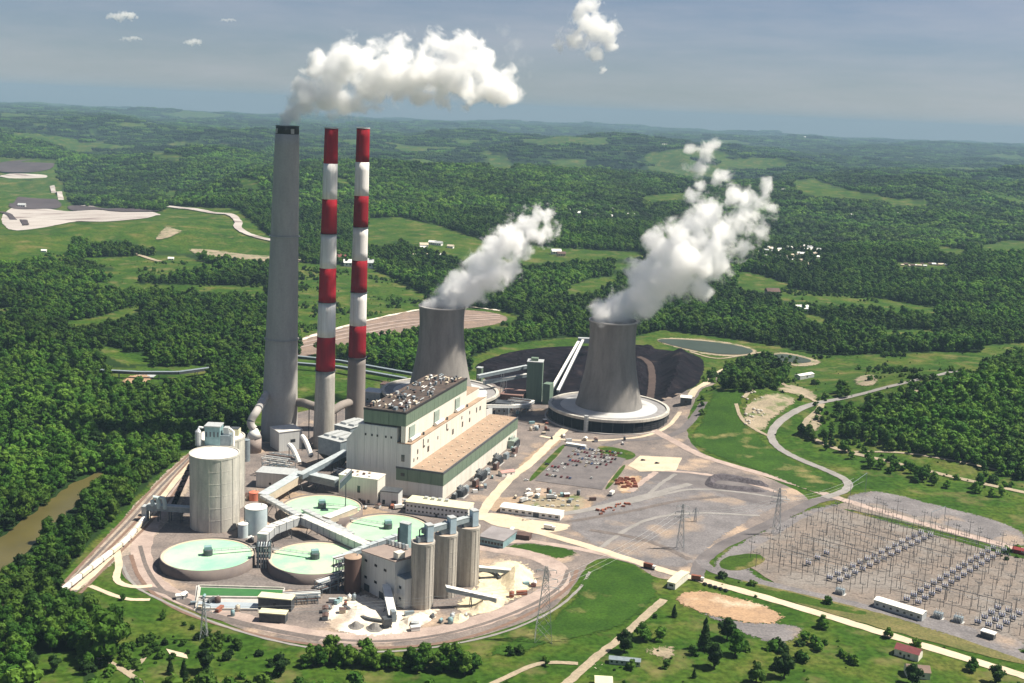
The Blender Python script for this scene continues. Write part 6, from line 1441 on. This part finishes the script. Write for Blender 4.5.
# shrubs and low trees on the open land near the plant: hand traced strips
STRIPS = [([(800, 432), (822, 446), (850, 456), (880, 470), (930, 482), (1000, 498)], 34, 'tree in the hedge strip between the winding road and the upper dirt road'),
          ([(820, 396), (850, 394), (836, 412)], 8, 'tree on the bank above the dirt clearing'),
          ([(300, 664), (340, 662), (390, 668), (440, 668), (470, 672)], 60, 'tree in the belt along the bottom edge below the haul loop'),
          ([(496, 660), (520, 650), (545, 664)], 9, 'bush on the grassy bank below the tall pylon'),
          ([(120, 600), (170, 620), (240, 648), (280, 655)], 12, 'bush on the bank below the haul loop'),
          ([(800, 640), (840, 655), (860, 668)], 8, 'bush in the right foreground meadow')]
for pts, n, lab in STRIPS:
    for i in range(n):
        s = rng.random() * (len(pts) - 1); k = int(s); a = np.array(pts[k]); b_ = np.array(pts[k + 1]); q = a + (b_ - a) * (s - k) + np.array([rng.uniform(-6, 6), rng.uniform(-3.5, 3.5)])
        p = hit(*q); sm_ = 'bush' in lab
        pr = BUSH if sm_ else NEAR[rng.randrange(6)]
        plant(pr, p, rng.uniform(.5, 1.1) if sm_ else rng.uniform(.6, 1.0), rng.uniform(0, 6), 'shrub' if sm_ else 'broadleaf_tree', lab, 'shrub' if sm_ else 'tree', lab.replace('tree in', 'trees in').replace('bush on', 'bushes on').replace('tree on', 'trees on').replace('bush in', 'bushes in'))
N_SINGLE = len(HAND) + sum(s[1] for s in STRIPS)

# forest: jittered points over the hills
def scatter(r0, r1, sp, seed, az=34, thin=0.0):
    rs = np.random.RandomState(seed); a = math.radians(az); X, Y = np.meshgrid(np.arange(-r1 * math.sin(a), r1 * math.sin(a), sp), np.arange(420, r1, sp))
    X = X.ravel(); Y = Y.ravel(); d = np.hypot(X, Y); k = (d > r0) & (d < r1) & (np.abs(np.arctan2(X, Y)) < a); X, Y = X[k], Y[k]
    X = X + rs.uniform(-.48, .48, X.size) * sp; Y = Y + rs.uniform(-.48, .48, Y.size) * sp
    op, px, py = open_mask(X, Y, 10.0); k = ~op & (py < 760)
    if thin: k &= rs.uniform(size=X.size) > thin
    k &= ~(inpoly(px, py, [(748, 262), (770, 244), (836, 242), (838, 268), (760, 273)]) & (rs.uniform(size=X.size) < .72))
    X, Y, px, py = X[k], Y[k], px[k], py[k]
    return X, Y, height(X, Y), px, py, rs
LAWNTREES = [([(722, 374), (742, 360), (770, 360), (790, 374), (782, 386), (745, 392), (724, 392)], 8), ([(836, 436), (872, 420), (900, 402), (950, 392), (1000, 366), (1070, 352), (1090, 480), (1024, 470), (960, 462), (900, 452)], 8.5)]
X, Y, Z_, px, py, rs = scatter(430, 3300, 8.2, 3, thin=.05)
EX = [(X, Y, Z_, px, py)]
for poly, sp in LAWNTREES:      # copses standing on the open slope right of the plant
    W = np.array([hit(*q)[:2] for q in poly]); gx, gy = np.meshgrid(np.arange(W[:, 0].min(), W[:, 0].max(), sp), np.arange(W[:, 1].min(), W[:, 1].max(), sp)); gx = gx.ravel() + rs.uniform(-3, 3, gx.size); gy = gy.ravel() + rs.uniform(-3, 3, gy.size)
    gz = height(gx, gy); qx, qy = proj(np.stack([gx, gy, gz], -1)); k = inpoly(qx, qy, poly); EX.append((gx[k], gy[k], gz[k], qx[k], qy[k]))
# loose bushes over the rough grass
gx, gy, gz, qx, qy = [np.concatenate(t) for t in zip(*EX)]
scl = np.random.RandomState(8).uniform(.6, 1.35, gx.size) * (.72 + .6 * fbm(gx / 160, gy / 160, 0, 2, 91))
far = np.hypot(gx, gy)
vis = (qx > 2) & (qx < 1022) & (qy < 678) & (qy > 100)
order = np.argsort(np.where(vis, -scl / far, 1e9))
NI = 300 - N_SINGLE if N_SINGLE < 300 else 0
ind = order[:NI]; rest = np.setdiff1d(np.arange(gx.size), ind)
for i in ind:
    z = 'left woods between the river and the picture bottom' if qx[i] < 120 and qy[i] > 560 else ('woods beside the brown river' if qx[i] < 200 else ('woods along the bottom edge' if qy[i] > 640 and qx[i] < 600 else ('copse on the right hillside above the dirt road' if qx[i] > 600 else 'woods behind the plant')))
    plant(NEAR[i % 6], (gx[i], gy[i], gz[i]), float(scl[i]), float(i), 'broadleaf_tree', 'leafy broadleaf tree in the ' + z, 'tree', 'trees in the ' + z)

def gn_scatter(name, X, Y, Z_, S_, protos, seed, label):
    col = bpy.data.collections.new(name + ' kinds')
    for k, me in enumerate(protos): col.objects.link(bpy.data.objects.new('tree_kind', me))
    rs = np.random.RandomState(seed); n = len(X)
    me = bpy.data.meshes.new(name); me.vertices.add(n); me.vertices.foreach_set('co', np.column_stack([X, Y, Z_]).ravel())
    a = me.attributes.new('idx', 'INT', 'POINT'); a.data.foreach_set('value', rs.randint(0, len(protos), n).astype(np.int32))
    a = me.attributes.new('rot', 'FLOAT_VECTOR', 'POINT'); a.data.foreach_set('vector', np.column_stack([np.zeros(n), np.zeros(n), rs.uniform(0, 6.28, n)]).ravel().astype(np.float32))
    a = me.attributes.new('scl', 'FLOAT_VECTOR', 'POINT'); a.data.foreach_set('vector', np.column_stack([S_, S_, S_ * rs.uniform(.85, 1.15, n)]).ravel().astype(np.float32))
    o = bpy.data.objects.new(name, me); C.objects.link(o); tag(o, label, 'woods', kind='stuff')
    g = bpy.data.node_groups.new(name, 'GeometryNodeTree'); N = g.nodes; L = g.links
    g.interface.new_socket(name='Geometry', in_out='INPUT', socket_type='NodeSocketGeometry'); g.interface.new_socket(name='Geometry', in_out='OUTPUT', socket_type='NodeSocketGeometry')
    gi = N.new('NodeGroupInput'); go = N.new('NodeGroupOutput'); ci = N.new('GeometryNodeCollectionInfo'); ci.inputs['Collection'].default_value = col
    ci.inputs['Separate Children'].default_value = True; ci.inputs['Reset Children'].default_value = True
    ip = N.new('GeometryNodeInstanceOnPoints'); ip.inputs['Pick Instance'].default_value = True
    def attr(nm, ty):
        x = N.new('GeometryNodeInputNamedAttribute'); x.data_type = ty; x.inputs['Name'].default_value = nm; return x.outputs['Attribute']
    L.new(gi.outputs[0], ip.inputs['Points']); L.new(ci.outputs[0], ip.inputs['Instance']); L.new(attr('idx', 'INT'), ip.inputs['Instance Index'])
    L.new(attr('rot', 'FLOAT_VECTOR'), ip.inputs['Rotation']); L.new(attr('scl', 'FLOAT_VECTOR'), ip.inputs['Scale']); L.new(ip.outputs[0], go.inputs[0])
    md = o.modifiers.new('scatter', 'NODES'); md.node_group = g; return o
MID = [mesh_of(crown(60 + i, H, R_, 190, 1.35), 'mid_crown', [M_LEAF]) for i, (H, R_) in enumerate(SPEC)]
MID.append(mesh_of(crown(70, 14, 5.4, 170, 1.4), 'mid_crown', [M_DARKLEAF]))
gn_scatter('woodland', gx[rest], gy[rest], gz[rest], scl[rest], MID, 5, 'dense green broadleaf forest covering the nearer hills')
# loose bushes all over the rough grass
rsu = np.random.RandomState(31); ux_, uy_ = rsu.uniform(-900, 1100, 60000), rsu.uniform(560, 2300, 60000); uz_ = height(ux_, uy_); qx, qy = proj(np.stack([ux_, uy_, uz_], -1))
ROUGH = [[(100,585),(150,606),(220,642),(300,655),(440,660),(520,650),(580,655),(560,690),(80,690),(80,640)], [(470,690),(560,640),(650,612),(690,650),(780,640),(860,640),(1024,680),(1024,700),(470,700)], [(700,380),(730,360),(830,356),(960,352),(1024,340),(1024,500),(900,470),(830,440),(800,400),(770,425),(800,470),(760,460),(700,440)],
         [(0,232),(270,236),(270,300),(0,320)], [(296,262),(420,285),(430,300),(296,336)], [(368,214),(500,245),(500,260),(366,250)], [(740,272),(936,308),(936,318),(736,292)], [(400,330),(470,328),(520,322),(520,345),(400,345)], [(840,506),(1024,552),(1024,566),(850,515)], [(716,576),(1024,652),(1024,672),(720,590)]]
PAVED = [[(684,442),(700,420),(712,392),(724,378),(750,384),(744,402),(738,418),(762,436),(772,448),(800,464),(836,482),(832,492),(816,496),(760,472),(722,460)], [(738,412),(752,398),(778,392),(800,398),(796,406),(776,418),(768,430),(758,436),(744,426)], [(774,388),(790,383),(822,398),(810,402)], [(574,594),(600,567),(648,568),(662,584),(622,630),(566,642)], [(664,598),(730,594),(790,618),(812,628),(788,648),(740,630),(670,606)], [(60,178),(160,208),(160,224),(0,232),(0,200)]]
k = np.zeros(len(ux_), bool)
for q in ROUGH: k |= inpoly(qx, qy, q)
for q in PAVED: k &= ~inpoly(qx, qy, q)
cl = fbm(ux_ / 60, uy_ / 60, 0, 3, 77); k &= (cl > .56) | (rsu.uniform(size=len(ux_)) < .05); k &= rsu.uniform(size=len(ux_)) < .6
BUSHES = [mesh_of(crown(120 + i, 3, 2.2, 70, .7, base=-.1), 'bush', [M_LEAF if i else M_DARKLEAF]) for i in range(4)]
gn_scatter('undergrowth', ux_[k], uy_[k], uz_[k] - .4, rsu.uniform(.35, 1.25, int(k.sum())) * (.6 + 1.2 * (cl[k] > .6)), BUSHES, 8, 'scattered low bushes over the rough grass')
# far woods as clumps of crowns
def clump(seed, size, n, rr_):
    rs = np.random.RandomState(seed); mb = MB(); V, Fc = ico()
    for i in range(n):
        x, y = rs.uniform(-.5, .5, 2) * size; r = rr_ * rs.uniform(.7, 1.25); h = rr_ * rs.uniform(.9, 1.6)
        mb.add(V * rs.uniform(.78, 1.12, (len(V), 1)) * np.array([r, r, r * .95]) + np.array([x, y, h]), Fc)
        for _ in range(10):
            d = rs.normal(size=3); d[2] = abs(d[2]); d /= np.linalg.norm(d); p = np.array([x, y, h]) + d * r * 1.02; a = rs.normal(size=3); a -= d * (a @ d) * .8; a /= np.linalg.norm(a); b = np.cross(d, a); s = r * .34
            mb.add([p - a * s, p - b * s, p + a * s, p + b * s], [(0, 1, 2, 3)])
    return mb
C1 = [mesh_of(clump(80 + i, 26, 6, 6.0), 'clump', [M_LEAF if i % 3 else M_DARKLEAF]) for i in range(8)]
X, Y, Z2, _, _, rs = scatter(3300, 7200, 21, 9); gn_scatter('distant_woodland', X, Y, Z2 - 1.5, rs.uniform(.8, 1.25, X.size), C1, 6, 'distant green forest on the middle hills')
C2 = [mesh_of(clump(90 + i, 70, 26, 8.0), 'clump', [M_LEAF if i % 2 else M_DARKLEAF]) for i in range(6)]
X, Y, Z2, _, _, rs = scatter(7200, 16000, 62, 10, 30); gn_scatter('horizon_woodland', X, Y, Z2 - 3, rs.uniform(.8, 1.3, X.size), C2, 7, 'blue hazed forest on the far ridges')

C3 = [mesh_of(clump(100 + i, 130, 40, 13.0), 'clump', [M_LEAF if i % 2 else M_DARKLEAF]) for i in range(4)]
X, Y, Z2, _, _, rs = scatter(16000, 29000, 118, 12, 28); gn_scatter('skyline_woodland', X, Y, Z2 - 5, rs.uniform(.8, 1.3, X.size), C3, 9, 'farthest blue forest along the horizon')

# ================================================================ STEAM AND CLOUDS
def vapour(name, blobs, dens, col, amp, size, soft, warp, aniso):
    """vapour thinning out from the billows' middles (c, r), torn by noise"""
    m = bpy.data.materials.new(name); m.use_nodes = True; t = m.node_tree; N = t.nodes; L = t.links; N.remove(N['Principled BSDF'])
    def math_(op, a, b, c=None):
        x = N.new('ShaderNodeMath'); x.operation = op
        for i, v in enumerate((a, b) + ((c,) if c is not None else ())):
            if isinstance(v, (int, float)): x.inputs[i].default_value = v
            else: L.new(v, x.inputs[i])
        return x.outputs[0]
    tc = N.new('ShaderNodeTexCoord'); P_ = tc.outputs['Object']
    nz = N.new('ShaderNodeTexNoise'); nz.inputs['Scale'].default_value = 1 / size; nz.inputs['Detail'].default_value = 6; nz.inputs['Roughness'].default_value = .6; nz.inputs['Distortion'].default_value = warp
    L.new(P_, nz.inputs['Vector'])
    f = None
    for c, r in blobs:
        d = N.new('ShaderNodeVectorMath'); d.operation = 'DISTANCE'; L.new(P_, d.inputs[0]); d.inputs[1].default_value = tuple(c)
        g = math_('MULTIPLY_ADD', d.outputs['Value'], -1.0 / r, 1.0)
        f = g if f is None else math_('SMOOTH_MAX', f, g, .3)
    f = math_('MULTIPLY_ADD', nz.outputs['Fac'], amp * 4, math_('SUBTRACT', f, amp * 2 + .34))
    mr = N.new('ShaderNodeMapRange'); mr.interpolation_type = 'SMOOTHSTEP'; mr.inputs['From Min'].default_value = 0; mr.inputs['From Max'].default_value = soft; mr.inputs['To Min'].default_value = 0; mr.inputs['To Max'].default_value = dens
    L.new(f, mr.inputs['Value'])
    v = N.new('ShaderNodeVolumePrincipled'); v.inputs['Color'].default_value = (*col, 1); v.inputs['Anisotropy'].default_value = aniso
    L.new(mr.outputs[0], v.inputs['Density']); L.new(v.outputs[0], N['Material Output'].inputs['Volume']); return m
def puff_cloud(name, blobs, Y0, label, cat, dens, col=(1, 1, 1), vox=2.5, amp=.55, size=None, soft=.25, warp=.4, depth=.8, seed=0, group=None, aniso=0.0, step=.3):
    """a hull round a chain of billows (picture position and radius, all near distance Y0), filled with torn vapour"""
    bm = bmesh.new(); rs = np.random.RandomState(seed); BL = []
    for (px, py, rp) in blobs:
        c = at(px, py, Y0); r = rp * mpp(c) * 1.3; c = at(px, py, Y0 + rs.uniform(-.6, .6) * depth * r); BL.append([c, r])
    o0 = np.mean([b[0] for b in BL], 0)
    for b in BL:
        b[0] = b[0] - o0; bmesh.ops.create_icosphere(bm, subdivisions=3, radius=b[1] * 1.3, matrix=Matrix.Translation(b[0]))
    me = bpy.data.meshes.new(name); bm.to_mesh(me); bm.free()
    o = bpy.data.objects.new(name, me); C.objects.link(o)
    md = o.modifiers.new('r', 'REMESH'); md.mode = 'VOXEL'; md.voxel_size = vox
    dg = bpy.context.evaluated_depsgraph_get(); me2 = bpy.data.meshes.new_from_object(o.evaluated_get(dg)); o.modifiers.clear(); o.data = me2; bpy.data.meshes.remove(me)
    me2.name = name; me2.materials.clear(); R0 = float(np.median([b[1] for b in BL])); o.location = tuple(o0)
    m = vapour(name + ' vapour', BL, dens, col, amp, size or R0 * 1.0, soft, warp, aniso); me2.materials.append(m)
    try: m.cycles.volume_step_rate = step
    except Exception: pass
    return tag(o, label, cat, group)
YA, YB1_, YC = B1[1], CB1[1], CB2[1]
puff_cloud('smoke_plume', [(340, 56, 17), (330, 72, 22), (352, 66, 26), (318, 58, 13), (312, 70, 12), (375, 72, 28), (398, 52, 19), (388, 62, 20), (400, 82, 24), (425, 70, 30), (455, 68, 29), (438, 47, 17), (464, 45, 16), (480, 70, 24), (498, 86, 20), (511, 92, 12), (470, 90, 19), (440, 95, 13), (506, 76, 12), (365, 88, 18), (418, 96, 12), (300, 84, 9), (334, 86, 14), (310, 96, 14), (300, 106, 11), (294, 113, 12), (289, 120, 10.5), (303, 103, 15), (324, 100, 14), (340, 101, 13), (356, 104, 11), (492, 76, 18), (412, 58, 14)], YA, 'big bright white plume drifting right from the stack tops', 'smoke plume', .17, amp=.65, soft=.4, seed=1)
puff_cloud('smoke_wisp', [(288, 121, 7), (291, 114, 10), (296, 106, 13), (306, 92, 15), (300, 104, 12), (312, 98, 17), (328, 98, 20), (345, 102, 18), (360, 106, 14), (374, 104, 10), (304, 90, 12), (332, 116, 9)], YA, 'thin greyish smoke just above the stack tops', 'smoke', .1, (1, 1, 1), size=11, amp=.5, soft=.5, seed=2)
puff_cloud('steam_plume', [(434, 302, 15), (447, 300, 18), (457, 293, 20), (468, 282, 23), (482, 268, 23), (495, 254, 22), (490, 280, 17), (476, 296, 13), (508, 243, 19)], YB1_, 'bright steam pouring from the farther cooling tower', 'steam plume', .16, amp=.6, soft=.4, seed=3)
puff_cloud('steam_wisp', [(504, 246, 18), (516, 236, 18), (529, 226, 17), (543, 216, 14), (550, 228, 10), (510, 270, 14), (523, 250, 12), (538, 238, 12)], YB1_ + 10, 'thinner steam trailing right off the farther cooling tower plume', 'steam', .13, size=11, amp=.75, soft=.45, seed=4)
puff_cloud('steam_plume', [(602, 313, 17), (622, 312, 19), (612, 314, 17), (628, 303, 20), (640, 292, 26), (655, 275, 29), (664, 254, 26), (655, 244, 16), (678, 240, 24), (676, 280, 26), (690, 262, 26), (694, 226, 17), (700, 290, 14), (712, 246, 20), (704, 218, 16), (724, 236, 18), (716, 268, 16), (640, 312, 14)], YC, 'huge bright steam plume from the nearer cooling tower', 'steam plume', .15, amp=.62, soft=.4, seed=5)
puff_cloud('steam_wisp', [(700, 232, 18), (708, 210, 17), (722, 240, 22), (740, 220, 19), (735, 196, 15), (752, 205, 15), (764, 186, 11), (696, 168, 11), (704, 152, 11), (716, 146, 8), (722, 178, 12), (690, 196, 9), (740, 250, 14), (712, 268, 16), (772, 210, 9), (690, 150, 7), (700, 186, 9), (758, 232, 11)], YC + 20, 'thin torn steam trailing up and right from the nearer cooling tower plume', 'steam', .12, size=14, amp=.8, soft=.5, seed=6)
puff_cloud('steam_puff', [(572, 38, 13), (586, 22, 17), (600, 30, 18), (610, 40, 11), (598, 54, 10), (603, 70, 5), (560, 44, 8), (590, 6, 12), (580, 12, 10)], YC + 60, 'detached white puff of steam at the top of the picture', 'steam puff', .1, size=15, amp=.75, soft=.35, seed=7)
puff_cloud('steam_wisp', [(505, 34, 9), (515, 46, 12), (524, 62, 9), (500, 28, 6), (530, 76, 5)], YC + 60, 'faint bluish wisp left of the detached white puff', 'steam', .01, amp=.9, soft=.7, seed=8)
for px, py, w_, h_, lab in ((122, 16, 17, 5, 'small white cloud at the upper left, largest and highest of three'), (131, 38.5, 12, 2.6, 'flat faint cloud below the highest left cloud'), (193, 42, 10, 3.6, 'small white cloud right of the other two'), (228, 20, 9, 2, 'very faint thin cloud right of the highest left cloud')):
    bl = [(px + w_ * (i / 4 - 1) * .85, py + h_ * (.35 - .5 * (1 - (i / 4 - 1) ** 2)) , h_ * (.5 + .55 * (1 - (i / 4 - 1) ** 2))) for i in range(9)]
    puff_cloud('cloud', bl, 9000, lab, 'cloud', .02, vox=9, amp=.8, soft=.4, seed=int(px), group='small clouds')
# ================================================================ AIR
_t = bpy.data.objects['terrain'].data; _z = np.empty(len(_t.vertices) * 3); _t.vertices.foreach_get('co', _z); zmin = float(_z[2::3].min()) - 1.0
hb = MB().box(-36000, 36000, -36000, 36000, zmin, 455).build('haze', volmat('haze air', 4.8e-5, (.31, .46, .62), 0.0), loc=(0, 0, 0)); tag(hb, kind='stuff')
